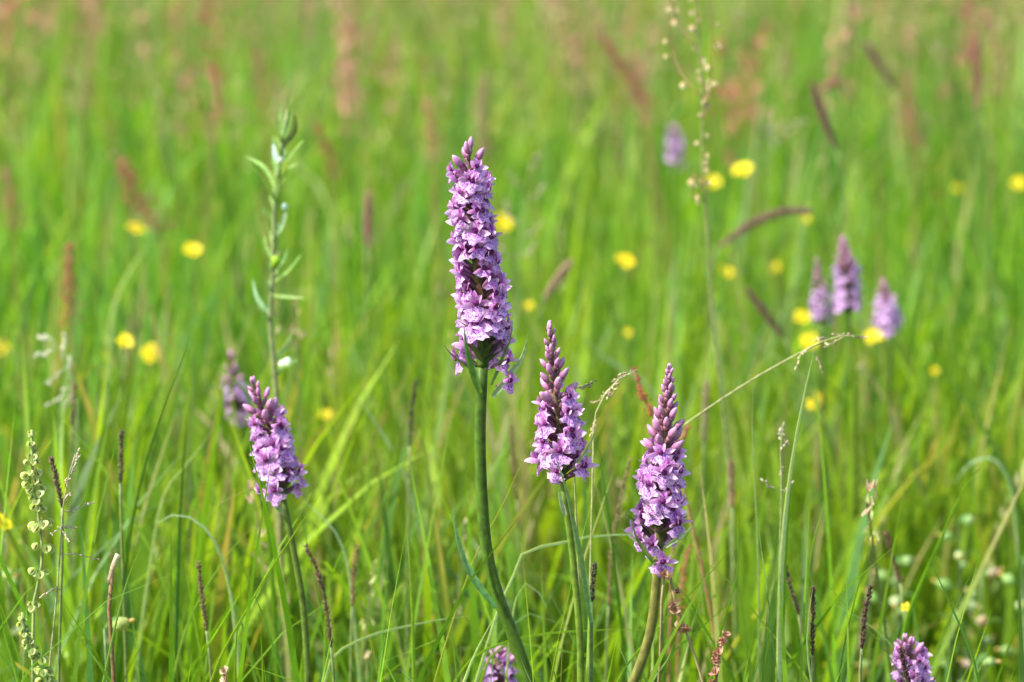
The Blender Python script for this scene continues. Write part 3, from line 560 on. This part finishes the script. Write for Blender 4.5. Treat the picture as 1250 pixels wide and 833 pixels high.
def seed_stalk():
    random.seed(4); Y = 1.92
    main = [(846, -60), (852, 30), (857, 110), (858, 200), (864, 290), (871, 400), (885, 520), (890, 600)]
    pp = [P(a, b, Y) for a, b in main]; base = to_ground(pp[-1], pp[-2])
    t = thing("seeding_sorrel", "tall thin sorrel stalk hung with pale seeds, rising out of the top edge", "sorrel", base)
    mb = MB(); tube(mb, spline(rootpath(base, pp), 50), lambda u: (1.3 - .8 * u) * mm, 6, (.12, .20, .05), (.22, .19, .08)); mb.build("stem", M_STEM, t)
    branches = [[(850, 60), (825, 20), (816, -30)], [(857, 120), (835, 95), (820, 60), (815, 20), (818, -10)], [(858, 150), (868, 95), (870, 40), (868, -10)], [(860, 230), (846, 215), (845, 245)], [(850, 0), (838, -20), (836, -50)]]
    seeds = []
    for b in branches[:5]:
        bp = [P(x, y, Y + random.uniform(-.01, .01)) for x, y in b]; mb = MB(); pth = spline(bp, 14); tube(mb, pth, .4 * mm, 5, (.30, .17, .08)); mb.build("branch", M_STEM, t); seeds += [pth[k] for k in range(3, 15, 2)]
    mp = spline(pp, 80); seeds += [mp[k] for k in range(0, 34, 1)]
    mb0 = MB()
    for k in range(3): leaf(mb0, Vector((0, 0, 0)), Vector((0, 0, -1)), Vector((math.cos(k * 2.1), math.sin(k * 2.1), 0)), 3.8 * mm, 3.8 * mm, (.60, .45, .22), (.74, .72, .46), bend=.3, cup=.3, n=4)
    blob(mb0, Vector((0, 0, -.4 * mm)), Vector((0, 0, -1)), 2.6 * mm, 1.0 * mm, (.55, .34, .16), (.65, .6, .35), 5, 6)
    me = mb0.mesh("seed", M_SEED)
    for p in seeds:
        for q in range(random.choice((0, 1, 1, 2))):
            off = Vector((random.choice((-1, 1)) * random.uniform(1, 3.5), random.uniform(-2, 2), -random.uniform(1, 3))) * mm
            o = link("seed", me, t, Matrix.Translation(p + off - t.location) @ Matrix.Rotation(random.uniform(0, 6), 4, 'Z') @ Matrix.Rotation(random.uniform(-.5, .5), 4, 'X') @ Matrix.Scale(random.uniform(.6, 1.1), 4))
seed_stalk()

# ------------------------------------------------------------------ tall leafy herb
def herb():
    random.seed(9); Y = 1.82
    main = [(352, 135), (345, 170), (341, 205), (336, 240), (334, 300), (333, 340), (330, 390), (333, 430), (337, 480), (340, 560), (342, 640)]
    pp = [P(a, b, Y) for a, b in main]; base = to_ground(pp[-1], pp[-2])
    t = thing("leafy_herb", "tall thin brown-stemmed herb with small narrow leaves, blurred at the left", "herb", base)
    mb = MB(); tube(mb, spline(rootpath(base, pp), 50), lambda u: (2.3 - 1.2 * u) * mm, 7, (.17, .10, .055), (.16, .22, .08)); mb.build("stem", M_STEM, t)
    lv = [((338, 235), (322, 205), (298, 190), 3.0, 0), ((337, 250), (330, 232), (303, 195), 2.4, 0), ((341, 205), (356, 188), (372, 170), 2.6, 0), ((345, 170), (341, 150), (341, 125), 3.0, 0), ((346, 172), (353, 150), (355, 128), 3.6, 0), ((345, 180), (358, 160), (360, 140), 4.6, 1),
          ((335, 290), (344, 275), (351, 248), 3.2, 2), ((342, 215), (352, 205), (366, 200), 2.2, 0), ((335, 270), (322, 255), (322, 262), 2.2, 0), ((334, 320), (325, 300), (322, 285), 2.6, 0), ((334, 330), (345, 318), (352, 302), 2.6, 0), ((330, 385), (315, 365), (308, 340), 3.4, 2), ((331, 360), (345, 362), (372, 364), 2.4, 0),
          ((333, 345), (352, 330), (368, 310), 2.2, 0), ((334, 440), (350, 420), (358, 400), 3.4, 2), ((333, 395), (320, 380), (312, 372), 2.4, 0), ((336, 300), (330, 290), (326, 270), 2.4, 0), ((342, 200), (336, 188), (334, 172), 4.0, 3), ((341, 225), (348, 210), (345, 195), 3.6, 0), ((336, 460), (350, 445), (365, 440), 2.6, 0)]
    for k in range(26):
        m_ = main[0:7]; i = random.randrange(6); f = random.random(); x = m_[i][0] * (1 - f) + m_[i + 1][0] * f; y = m_[i][1] * (1 - f) + m_[i + 1][1] * f; sd = random.choice((-1, 1)); l_ = random.uniform(8, 20) * (1.2 if y < 220 else .8)
        lv.append(((x, y), (x + sd * l_ * .25, y - l_ * .7), (x + sd * l_ * random.uniform(.3, .6), y - l_ * 1.3), random.uniform(2.0, 3.2), random.choice((0, 0, 0, 2))))
    for a, b, c, w_, k in lv:
        z = random.uniform(-.012, .008); col = [((.20, .34, .07), (.26, .42, .12)), ((.16, .22, .10), (.14, .18, .08)), ((.20, .34, .16), (.34, .48, .28)), ((.40, .50, .48), (.45, .55, .50))][k]
        mb = MB(); ribbon(mb, spline([P(*a, Y), P(*b, Y + z), P(*c, Y + z * 2)], 10), lambda u: w_ * .78 * mm * (math.sin(math.pi * min(1, u * .86 + .14)) ** .7 + .03), Vector((random.uniform(-.5, .5), -1, .4)), col[0], col[1], fold=.4, twist=random.uniform(-.6, .6)); mb.build("leaf", M_LEAF, t)
    for (x, y, r_, c) in [(335, 318, 3.4, (.25, .45, .03)), (349, 442, 3.0, (.70, .78, .80)), (346, 252, 2.2, (.55, .70, .66)), (341, 196, 2.2, (.50, .60, .58)), (343, 444, 2.4, (.72, .80, .80))]:
        mb = MB(); p = P(x, y, Y - .004); blob(mb, p - Vector((0, 0, r_ * mm)), Vector((.3, 0, 1)), 2 * r_ * mm, r_ * .8 * mm, c, None, 6, 8, bump=.2); mb.build("gall", M_LEAF, t)
herb()

# ------------------------------------------------------------------ dock spikes with whorls of round fruits, left
def dock(label, main, Y, whorls, seed, fr=2.3):
    random.seed(seed); pp = [P(a, b, Y) for a, b in main]; base = to_ground(pp[-1], pp[-2]); t = thing("dock_spike", label, "dock", base, "green dock fruit spikes")
    mb = MB(); tube(mb, spline(rootpath(base, pp), 40), lambda u: (1.2 - .5 * u) * mm, 6, (.20, .30, .08), (.28, .34, .12)); mb.build("stem", M_STEM, t)
    mb0 = MB()
    # one fruit: round papery wing folded round a pale nut
    for a in range(3):
        leaf(mb0, Vector((0, 0, 0)), Vector((0, 0, -1)), Vector((math.cos(a * 2.09), math.sin(a * 2.09), 0)), 2 * fr * mm, 2.3 * fr * mm, (.34, .46, .14), (.52, .58, .26), bend=.35, cup=.30, n=5, across=4, prof=lambda u: max(.05, math.sin(math.pi * u)) ** .55)
    blob(mb0, Vector((0, 0, -.9 * mm)), Vector((0, 0, -1)), fr * 1.2 * mm, fr * .48 * mm, (.20, .26, .06), (.34, .22, .10), 5, 6)
    me = mb0.mesh("fruit", M_LEAF)
    for (x, y, n, s, rad) in whorls:
        c = P(x, y, Y)
        for k in range(n):
            a = 6.283 * k / n + random.uniform(-.4, .4); d = Vector((math.cos(a), math.sin(a), 0)); p = c + d * rad * mm + Vector((0, 0, random.uniform(-1.2, 1.4) * mm))
            M = Matrix.Translation(p - t.location) @ Matrix.Rotation(a, 4, 'Z') @ Matrix.Rotation(random.uniform(-.9, -.2), 4, 'Y') @ Matrix.Scale(s * random.uniform(.7, 1.1), 4)
            link("fruit", me, t, M)
dock("left dock spike with round pale green fruits in separate whorls", [(39, 525), (40, 580), (47, 630), (52, 680), (44, 725), (41, 745), (40, 833)], 1.50,
     [(39, 530, 3, .5, .8), (39, 541, 4, .6, 1.0), (40, 552, 4, .7, 1.3), (39, 563, 5, .8, 1.8), (39, 574, 5, .85, 2.0), (40, 585, 5, .85, 2.1), (44, 596, 5, .9, 2.0), (45, 607, 4, .8, 1.6), (47, 617, 4, .75, 1.4), (51, 636, 6, 1.0, 3.1), (53, 664, 6, .95, 2.9), (48, 695, 5, .85, 2.6), (41, 737, 4, .75, 1.5)], 31)
dock("lower dock spike whose fruits trail down right at the bottom left corner", [(27, 748), (33, 780), (48, 805), (58, 833), (62, 860)], 1.46,
     [(27, 752, 3, .55, .8), (28, 762, 4, .6, 1.1), (31, 772, 4, .65, 1.3), (35, 783, 5, .7, 1.6), (42, 793, 5, .75, 1.6), (48, 801, 5, .8, 1.8), (53, 813, 5, .8, 1.8), (58, 827, 5, .9, 2.2), (61, 840, 5, .9, 2.2)], 32)

# ------------------------------------------------------------------ fine panicle grasses
def panicle(label, stem_px, Y, branches, col=(.45, .33, .22), sl=2.2, sr=.45, stem_col=(.20, .26, .08), n=7, group="fine open grass panicles", clump=False):
    random.seed(int(stem_px[0][0] + Y * 100)); pp = [P(a, b, Y) for a, b in stem_px]; base = to_ground(pp[-1], pp[-2])
    t = thing("panicle_grass", label, "grass panicle", base, group)
    mb = MB(); tube(mb, spline(rootpath(base, pp), 40), lambda u: (.85 - .5 * u) * mm, 6, stem_col, mix(stem_col, col, .4)); mb.build("stem", M_STEM, t)
    mb = MB(); ms = MB()
    for b in branches:
        z = random.uniform(-.012, .012); bp = [P(x, y, Y + z * i) for i, (x, y) in enumerate(b)]; pth = spline(bp, 12); tube(mb, pth, .22 * mm, 4, col)
        for k in range(n):
            p = pth[min(12, 3 + int(9 * k / max(1, n - 1)))]; d = (pth[-1] - pth[-3]).normalized() + Vector((random.gauss(0, .35), random.gauss(0, .35), random.gauss(0, .35)))
            blob(ms, p + Vector((random.uniform(-.4, .4), 0, random.uniform(-.4, .4))) * mm, d, sl * mm * random.uniform(.8, 1.3), sr * mm, jit(col, .25), jit(mix(col, (.75, .68, .5), .4), .2), 5, 5)
    mb.build("branches", M_STEM, t); tag(ms.build("spikelets", M_SEED, t), None, None, kind="stuff")
    return t
panicle("grey-brown fine panicle beside the left dock spike", [(92, 555), (82, 590), (76, 630), (74, 665), (68, 740), (60, 820)], 1.50,
        [[(90, 565), (94, 560), (95, 552)], [(86, 580), (90, 570), (94, 566)], [(82, 598), (80, 592), (84, 585)], [(78, 625), (90, 622), (103, 618), (113, 614)], [(77, 640), (70, 648), (62, 652)], [(76, 648), (80, 655), (84, 660)], [(75, 678), (88, 676), (104, 679), (119, 683)], [(74, 720), (68, 718), (58, 724), (52, 727)], [(78, 612), (82, 606), (86, 602)], [(74, 645), (84, 642), (92, 645)]], (.42, .32, .26), n=6)
panicle("blurred pale panicle high at the left edge", [(60, 410), (75, 435), (90, 465), (94, 520), (92, 580)], 1.95,
        [[(62, 412), (55, 415), (50, 412)], [(66, 425), (56, 432), (46, 434)], [(76, 440), (78, 425), (79, 412)], [(84, 455), (85, 445), (84, 438)], [(80, 448), (66, 462), (56, 468)], [(88, 470), (76, 482), (62, 492)], [(90, 475), (86, 485), (78, 496)]], (.58, .60, .42), 3.6, 1.0, (.14, .22, .06), n=5)
panicle("arching brown panicle between the middle and right-hand orchids", [(778, 452), (760, 460), (742, 476), (726, 510), (724, 560), (722, 640)], 1.56,
        [[(776, 452), (765, 455), (756, 458)], [(765, 457), (755, 462), (748, 466)], [(752, 468), (745, 475), (742, 484)], [(742, 476), (732, 488), (722, 492)], [(760, 460), (752, 476), (745, 482)], [(750, 478), (745, 482), (738, 481)], [(728, 512), (724, 520), (722, 530)]], (.50, .36, .22), n=6)
panicle("short dark twig-like panicle touching the middle orchid's upper right side", [(724, 468), (716, 471), (704, 474), (696, 480), (698, 520), (702, 600)], 1.52, [[(710, 472), (717, 470), (725, 465)], [(704, 474), (712, 473), (720, 472)]], (.16, .14, .09), n=4)
panicle("straw-coloured stalk bending to a horizontal tip, right of the right orchid", [(1055, 411), (1020, 411), (990, 424), (945, 448), (900, 475), (855, 505), (832, 522), (815, 550), (807, 610), (803, 680)], 1.62,
        [[(1048, 411), (1035, 408), (1020, 409)], [(1030, 411), (1018, 418), (1008, 424)], [(990, 424), (978, 432), (973, 446)], [(992, 430), (1000, 440), (1003, 452)], [(1040, 411), (1048, 412), (1056, 413)], [(1012, 413), (1004, 412), (998, 415)]], (.46, .36, .20), 2.6, .5, (.28, .33, .10), n=6)
panicle("small greyish panicle left of the pale bent blade", [(957, 515), (953, 545), (954, 590), (952, 680), (950, 760)], 1.60,
        [[(955, 520), (953, 525), (952, 532)], [(955, 530), (960, 538), (961, 542)], [(954, 548), (957, 544), (961, 540)], [(953, 570), (955, 573), (956, 578)], [(950, 600), (940, 594), (932, 588)], [(953, 598), (964, 600), (966, 592)]], (.34, .30, .20), 2.8, .6, n=5)
panicle("faint buff panicle rising behind the right side of the tallest orchid", [(648, 200), (640, 250), (632, 310), (628, 370), (626, 430)], 2.5,
        [[(646, 210), (652, 200), (655, 190)], [(644, 230), (630, 222), (622, 212)], [(642, 250), (655, 240), (662, 228)], [(638, 275), (622, 268), (618, 252)], [(636, 290), (650, 285), (660, 272)], [(634, 310), (645, 312), (652, 300)], [(632, 320), (622, 312), (616, 304)]], (.36, .30, .18), 4, 1.0, n=7)
panicle("dark blurred loose panicle among far grass right of the highest spike", [(948, 130), (942, 180), (938, 240), (936, 300)], 2.9,
        [[(946, 150), (938, 158), (944, 175)], [(945, 160), (965, 150), (985, 148)], [(944, 175), (960, 168), (972, 155)], [(943, 170), (935, 150), (938, 138)]], (.42, .30, .26), 4, 1.0, n=6)

# ------------------------------------------------------------------ single in-focus blades and straws
YG = (.17, .30, .03); BG = (.11, .24, .02); PG = (.32, .44, .26); DG = (.05, .14, .03); STRAW = (.36, .30, .12)
for k_, (a_, b_, c_) in enumerate([("rusty sorrel plume close to the top edge, left of the tallest orchid's line", [(520, 120), (524, 150), (528, 185), (530, 240)], 2.9), ("faint rusty sorrel plume high above the left-hand orchid", [(312, 60), (318, 100), (322, 140), (325, 200)], 3.1),
        ("rusty sorrel plume at the upper right between the seed-hung stalk and the tilted spike", [(905, 60), (912, 100), (918, 140), (920, 200)], 3.1), ("blurred red sorrel plume by the left edge near the top", [(6, 205), (12, 235), (15, 265), (18, 320)], 2.7), ("blurred rusty sorrel plume above the three distant orchids", [(1108, 90), (1112, 130), (1115, 175), (1116, 230)], 3.1)]):
    sorrel(a_, b_, c_, .011, 230, (.42, .18, .11))
def blade(label, pts, Y, w_, col, col2=None, fold=.35, twist=.6, face=(.3, -1, .3), straight_root=True, group="single grass blades"):
    random.seed(int(pts[0][0] * 13 + pts[0][1])); pp = [P(p[0], p[1], Y + (p[2] if len(p) > 2 else 0)) for p in pts]; base = to_ground(pp[-1], pp[-2]) if straight_root else pp[-1]
    mb = MB(); path = spline(rootpath(base, pp), 34) if straight_root else spline(pp[::-1], 34)
    ribbon(mb, path, lambda u: w_ * mm * (min(1, .7 + .8 * u) * (1 - u ** 8) ** .9 * (1 - .3 * u) + .02), Vector(face), jit(col, .05), col2 or jit(col, .1), fold, twist)
    o = mb.build("blade_of_grass", M_BLADE); o.data.transform(Matrix.Translation(-base)); o.location = base
    return tag(o, label, "grass blade", group)
for b in [
    ("pale bluish blade rising to the straw stalk's bend, right of centre", [(995, 424), (984, 470), (974, 520), (964, 580), (957, 640), (952, 720), (950, 833)], 1.53, 4.2, PG),
    ("thin partner blade close along the pale bluish blade", [(984, 497), (974, 530), (966, 580), (960, 660), (956, 760), (953, 833)], 1.55, 2.2, BG),
    ("long green blade leaning right between two left buttercups", [(235, 398), (222, 440), (204, 485), (190, 525), (178, 560), (160, 640), (150, 720)], 1.62, 3.2, (.10, .21, .03)),
    ("arched bright blade tip curving down left of the tall herb", [(232, 432), (255, 441), (285, 462), (305, 490), (318, 540), (325, 620)], 1.72, 3.6, BG),
    ("thin yellow-green blade crossing diagonally before the left orchid's stem", [(399, 588), (375, 628), (340, 680), (318, 715), (295, 755), (270, 800), (255, 840)], 1.47, 1.8, YG),
    ("straw diagonal running from the middle orchid down to the bottom edge", [(654, 530), (630, 580), (612, 620), (585, 668), (570, 706), (552, 760), (530, 833)], 1.50, 1.3, (.28, .32, .07)),
    ("pale bent blade lying horizontally behind the middle orchid's stem", [(830, 650), (780, 652), (720, 655), (680, 664), (641, 673), (628, 700), (612, 735), (600, 770)], 1.56, 2.3, PG),
    ("straight bright broad blade in the grass left of the thick stem", [(497, 640), (500, 690), (503, 740), (504, 790), (505, 833)], 1.56, 3.4, YG),
    ("blurred pale blade slanting down right, left of the thick stem", [(430, 476), (450, 505), (470, 535), (492, 575), (505, 620)], 1.95, 3.6, PG),
    ("thin blade slanting up right behind the right orchid's stem", [(900, 656), (880, 685), (855, 712), (830, 738), (800, 770), (765, 812), (750, 840)], 1.50, 1.7, YG),
    ("small white-edged blade tip right of the right orchid's stem foot", [(823, 785), (815, 805), (800, 826), (790, 845)], 1.46, 2.4, PG),
    ("wide pale blade sloping to the bottom edge left of the thick stem", [(604, 752), (590, 778), (578, 802), (566, 833), (560, 860)], 1.46, 3.8, PG),
    ("blade cutting down right near the right edge, blurred", [(1128, 675), (1145, 705), (1165, 750), (1185, 795), (1195, 840)], 1.44, 3.2, BG),
    ("broad blurred blade crossing up right at the right side", [(1205, 560), (1175, 600), (1150, 655), (1125, 710), (1108, 752), (1098, 800)], 1.66, 4.2, BG),
    ("slender blade curving up at the right lower middle", [(1063, 658), (1052, 700), (1040, 745), (1030, 790), (1022, 840)], 1.51, 2.0, BG),
    ("upright blade tip just right of the pale bluish blade", [(1012, 605), (998, 640), (988, 690), (985, 740), (982, 800)], 1.56, 2.4, YG),
    ("upright thin blue-green blade left of the pale bluish blade", [(920, 462), (918, 520), (921, 590), (925, 670), (926, 760), (926, 833)], 1.60, 1.7, PG),
    ("light blade end standing by the thin dark spike at lower right", [(993, 712), (988, 745), (985, 790), (990, 833)], 1.49, 2.6, PG),
    ("thin upright blade at the lower left in front of the maroon-tipped spike", [(295, 700), (292, 740), (288, 785), (287, 833)], 1.50, 1.9, BG),
    ("slim blade leaning right beside the bent dead straw", [(176, 662), (160, 695), (148, 735), (137, 780), (126, 833)], 1.48, 2.0, (.15, .28, .07)),
    ("yellowish blade slanting right above the bottom left corner", [(74, 740), (92, 770), (112, 800), (135, 833)], 1.52, 2.4, YG),
    ("thick green blade at the very bottom left corner", [(0, 740), (6, 775), (16, 810), (24, 840)], 1.42, 4.0, BG),
    ("silvery blade rising right across the lower middle", [(575, 752), (540, 756), (500, 764), (455, 775), (408, 800), (395, 840)], 1.58, 2.4, PG),
    ("thin long blade arching across the lower middle stems", [(800, 770), (760, 768), (720, 770), (680, 772), (640, 778), (600, 790), (575, 805), (555, 833)], 1.55, 1.8, YG),
    ("second arching blade below the first, ending near the right orchid", [(738, 808), (722, 803), (690, 795), (655, 788), (625, 785), (600, 800), (588, 830)], 1.60, 2.2, (.20, .34, .04)),
    ("dark upright blade in the left grass below the left buttercups", [(228, 500), (226, 540), (222, 590), (219, 640), (217, 700)], 1.68, 2.6, (.04, .13, .03)),
    ("pale blade end curving at the left, right of the thin dark spike", [(262, 520), (245, 545), (225, 570), (208, 590), (195, 620), (185, 680)], 1.75, 2.4, PG),
    ("long blurred blue-green blade arching above the left grass", [(188, 292), (165, 320), (148, 350), (137, 385), (132, 440)], 2.4, 5.0, PG),
    ("blurred pale upright blade right of the far-left buttercups", [(210, 350), (204, 375), (200, 400), (198, 450)], 2.6, 5.5, PG),
    ("bright blade arching left of the tallest orchid at mid height", [(447, 370), (425, 377), (400, 395), (378, 425), (365, 480)], 2.05, 4.4, BG),
    ("blurred silvery curved blade near the top right", [(965, 60), (945, 80), (932, 105), (925, 150)], 3.0, 7.0, PG),
    ("silvery curved blade end below the tilted purple-brown spike", [(1018, 188), (1000, 195), (990, 212), (985, 240)], 2.8, 6.0, PG),
    ("yellowish blurred stalk slanting right under the short dark grass spike", [(888, 388), (920, 412), (950, 438), (980, 462), (1000, 500)], 2.2, 3.2, (.25, .32, .10)),
    ("pale blurred blade beside the seed-hung stalk", [(852, 285), (860, 320), (868, 350), (872, 385), (878, 440)], 2.3, 4.0, PG),
    ("thick pale stalk with a green knob left of the slim distant orchid", [(962, 280), (975, 295), (992, 315), (1000, 350)], 2.7, 3.4, (.26, .38, .12)),
    ("blurred upright stalk above the three distant orchids", [(1060, 205), (1058, 250), (1056, 300), (1054, 360)], 3.0, 4.0, (.25, .38, .08)),
    ("tall thin blade right of the right orchid, curving up", [(905, 575), (902, 640), (900, 700), (880, 770), (868, 833)], 1.52, 1.5, BG),
    ("short pointed blade between the thick stem and the middle orchid", [(664, 760), (668, 790), (675, 815), (680, 840)], 1.50, 1.8, BG),
    ("long fine blade leaning left at the middle bottom", [(545, 730), (550, 765), (555, 800), (558, 840)], 1.54, 1.6, (.15, .26, .06)),
    ("blue-grey bent blade in the blurred grass left of the middle", [(366, 608), (392, 630), (412, 655), (424, 690), (430, 740)], 1.72, 2.8, PG),
    ("thin short stick-like blade crossing the base of the thick stem", [(633, 797), (640, 815), (650, 838)], 1.465, 1.1, PG),
    ("yellow-green upright blade at far right of the bottom edge", [(1242, 806), (1235, 825), (1230, 850)], 1.46, 3.0, YG),
    ("fine upright blade between the left orchid and the bottom edge", [(318, 790), (322, 810), (325, 840)], 1.5, 1.6, YG),
    ("pale blade arching left over the lower grass left of the left orchid's stem", [(190, 640), (215, 628), (245, 640), (268, 675), (282, 730), (290, 800)], 1.66, 3.0, PG),
    ("long pale blade rising right from the lower left to the left orchid's stem", [(312, 640), (285, 668), (255, 712), (228, 765), (210, 833)], 1.62, 2.0, (.20, .34, .08)),
    ("pale blade arching right at the lower middle between the two green orchid stems", [(668, 742), (655, 720), (642, 712), (630, 730), (622, 780), (618, 833)], 1.60, 2.2, PG),
    ("light blade sloping left across the lower right grass", [(1010, 735), (1045, 752), (1075, 775), (1098, 800), (1112, 833)], 1.60, 2.0, (.20, .34, .08)),
    ("pale arched blade at the right between the last distant orchid and the right edge", [(1165, 590), (1185, 565), (1212, 560), (1232, 590), (1240, 650)], 2.0, 3.2, PG),
    ("short pale blade leaning left beside the right orchid's stem foot", [(748, 770), (756, 790), (766, 815), (772, 840)], 1.50, 1.6, PG),
    ("blue-green blade leaning left from the bottom edge left of the thick stem", [(486, 815), (500, 828), (512, 850)], 1.46, 2.6, PG),
    ("long pale blurred blade slanting left under the lone tilted buttercup", [(700, 395), (725, 425), (755, 448), (790, 470), (820, 520)], 2.3, 3.6, PG),
    ("yellowish blade crossing the tallest orchid's lower stem from the left", [(538, 700), (556, 735), (575, 765), (598, 790), (620, 833)], 1.56, 1.4, YG),
    ("narrow leaf leaning left from the left orchid's stem", [(350, 592), (362, 620), (372, 650), (380, 690), (390, 740)], 1.60, 1.6, BG),
]:
    blade(b[0], b[1], b[2], b[3], b[4])

# knob on the pale stalk, dead straw, withered pods
def dead_straw():
    pts = [(144, 677), (137, 695), (133, 712), (133, 740), (135, 770)]; Y = 1.49; pp = [P(a, b, Y) for a, b in pts]; base = to_ground(pp[-1], pp[-2])
    t = thing("dead_straw", "bent dead straw with buff hollow top at the lower left", "straw", base)
    mb = MB(); tube(mb, spline(rootpath(base, pp)[:-1], 16), 1.0 * mm, 7, (.20, .11, .05), (.30, .17, .08)); mb.build("stem", M_SEED, t)
    mb = MB(); tube(mb, spline([pp[2], pp[1], pp[0]], 8), lambda u: (1.0 + .35 * u) * mm, 9, (.45, .30, .18), (.62, .50, .34)); mb.build("sheath", M_SEED, t)
dead_straw()
def withered(label, main, Y, pods, seed, col=(.38, .19, .10)):
    random.seed(seed); pp = [P(a, b, Y) for a, b in main]; base = to_ground(pp[-1], pp[-2]); t = thing("withered_flower_stalk", label, "dried flower", base, "withered brown flower stalks")
    mb = MB(); tube(mb, spline(rootpath(base, pp), 24), .7 * mm, 6, (.20, .24, .08), (.26, .20, .09)); mb.build("stem", M_STEM, t)
    for x, y, s in pods:
        c = P(x, y, Y - .003)
        mb = MB()
        for k in range(5):
            d = Vector((random.gauss(0, 1), random.gauss(0, .7), random.gauss(0, 1))).normalized(); leaf(mb, c - d * 1 * mm, d, Vector((random.gauss(0, 1), -1, random.gauss(0, 1))), 5 * mm * s, 3.6 * mm * s, jit(col, .3), jit(mix(col, (.6, .42, .3), .5), .2), bend=1.3, cup=.6, n=5, across=4, wave=.12)
        mb.build("dried_flower", M_SEED, t)
withered("curled rust-brown dried flowers left of the two lowest right blades", [(886, 772), (878, 795), (874, 833)], 1.475, [(886, 774, .7), (881, 782, .8), (877, 796, 1.0), (872, 806, .9), (873, 822, 1.0), (868, 832, .9)], 51)
withered("brown dried flowers hanging on a leaning stalk right of the right orchid's stem", [(818, 705), (824, 735), (835, 765), (848, 800), (860, 840)], 1.475, [(826, 722, .7), (822, 738, .9), (825, 745, .8), (831, 765, 1.05), (837, 768, .8)], 52)
withered("single shrivelled brown bloom just under the right orchid's lowest floret", [(811, 700), (808, 730), (806, 800), (804, 833)], 1.468, [(811, 702, 1.0)], 53)
withered("pale beaked dry head poking up at the bottom left edge", [(274, 818), (275, 835), (275, 850)], 1.47, [(274, 820, .8), (275, 830, .8)], 54, (.48, .36, .22))

# ------------------------------------------------------------------ cream yellow-rattle plants, blurred low at both sides
def rattle(label, x0, y0, x1, Y, n, seed, cols):
    random.seed(seed); c = P(x0, y0, Y); base = Vector((c.x, c.y, gz(c.x, c.y) - .004)); t = thing("yellow_rattle", label, "rattle plant", base, "cream rattle plants low in the grass")
    mb = MB(); tube(mb, spline([base, base.lerp(c, .5) + Vector((.004, 0, 0)), c], 16), lambda u: (1.6 - .8 * u) * mm, 7, (.14, .20, .07)); mb.build("stem", M_STEM, t)
    h = c.z - base.z
    for k in range(n):
        u = 1 - k / n * .62; p = base.lerp(c, u); a = k * 2.4; d = Vector((math.cos(a), math.sin(a), .35)); s = random.uniform(.8, 1.15); col = cols[k % len(cols)]
        mb = MB(); d2 = (d + Vector((random.gauss(0, .3), random.gauss(0, .3), random.gauss(0, .4)))).normalized(); blob(mb, p + d * 3 * mm, d2, 10 * mm * s, 3.4 * mm * s, mix(col, (.20, .36, .08), .6), col, 7, 9, bump=.16)
        blob(mb, p + d * 3 * mm + d2 * 9 * mm * s, d2, 4 * mm, 1.3 * mm, (.45, .30, .14), (.62, .50, .10), 4, 5); mb.build("calyx", M_LEAF, t)
        if k % 2 == 0:
            mb = MB(); leaf(mb, p, Vector((math.cos(a + 1), math.sin(a + 1), .6)), Vector((0, 0, 1)), 16 * mm, 4 * mm, (.08, .18, .03), (.12, .24, .05), bend=.8, wave=.1); mb.build("leaf", M_LEAF, t)
CR = [(.38, .50, .20), (.28, .42, .13), (.48, .56, .30)]; PK = [(.56, .40, .32), (.42, .50, .26)]
rattle("cream rattle plant just above the bottom right orchid", 1093, 690, 0, 2.0, 12, 61, CR)
rattle("cream rattle plant left of the bottom right orchid, taller", 1075, 715, 0, 2.02, 9, 62, CR)
rattle("pale green rattle plant with the highest heads at the lower right", 1170, 640, 0, 2.05, 13, 63, CR)
rattle("pinkish rattle plant below the highest lower-right heads", 1198, 705, 0, 2.02, 8, 64, PK)
rattle("pale rattle plant cut by the right edge", 1246, 690, 0, 2.0, 9, 65, CR)
rattle("small rattle plant right of the bottom right orchid", 1192, 812, 0, 1.75, 5, 66, CR)
rattle("whitish rattle plant under the left-edge buttercup", 6, 655, 0, 1.9, 12, 67, CR)
rattle("yellow-green rattle plant low left beside the bent dead straw", 128, 768, 0, 1.6, 4, 68, [(.40, .46, .14), (.45, .38, .15)])
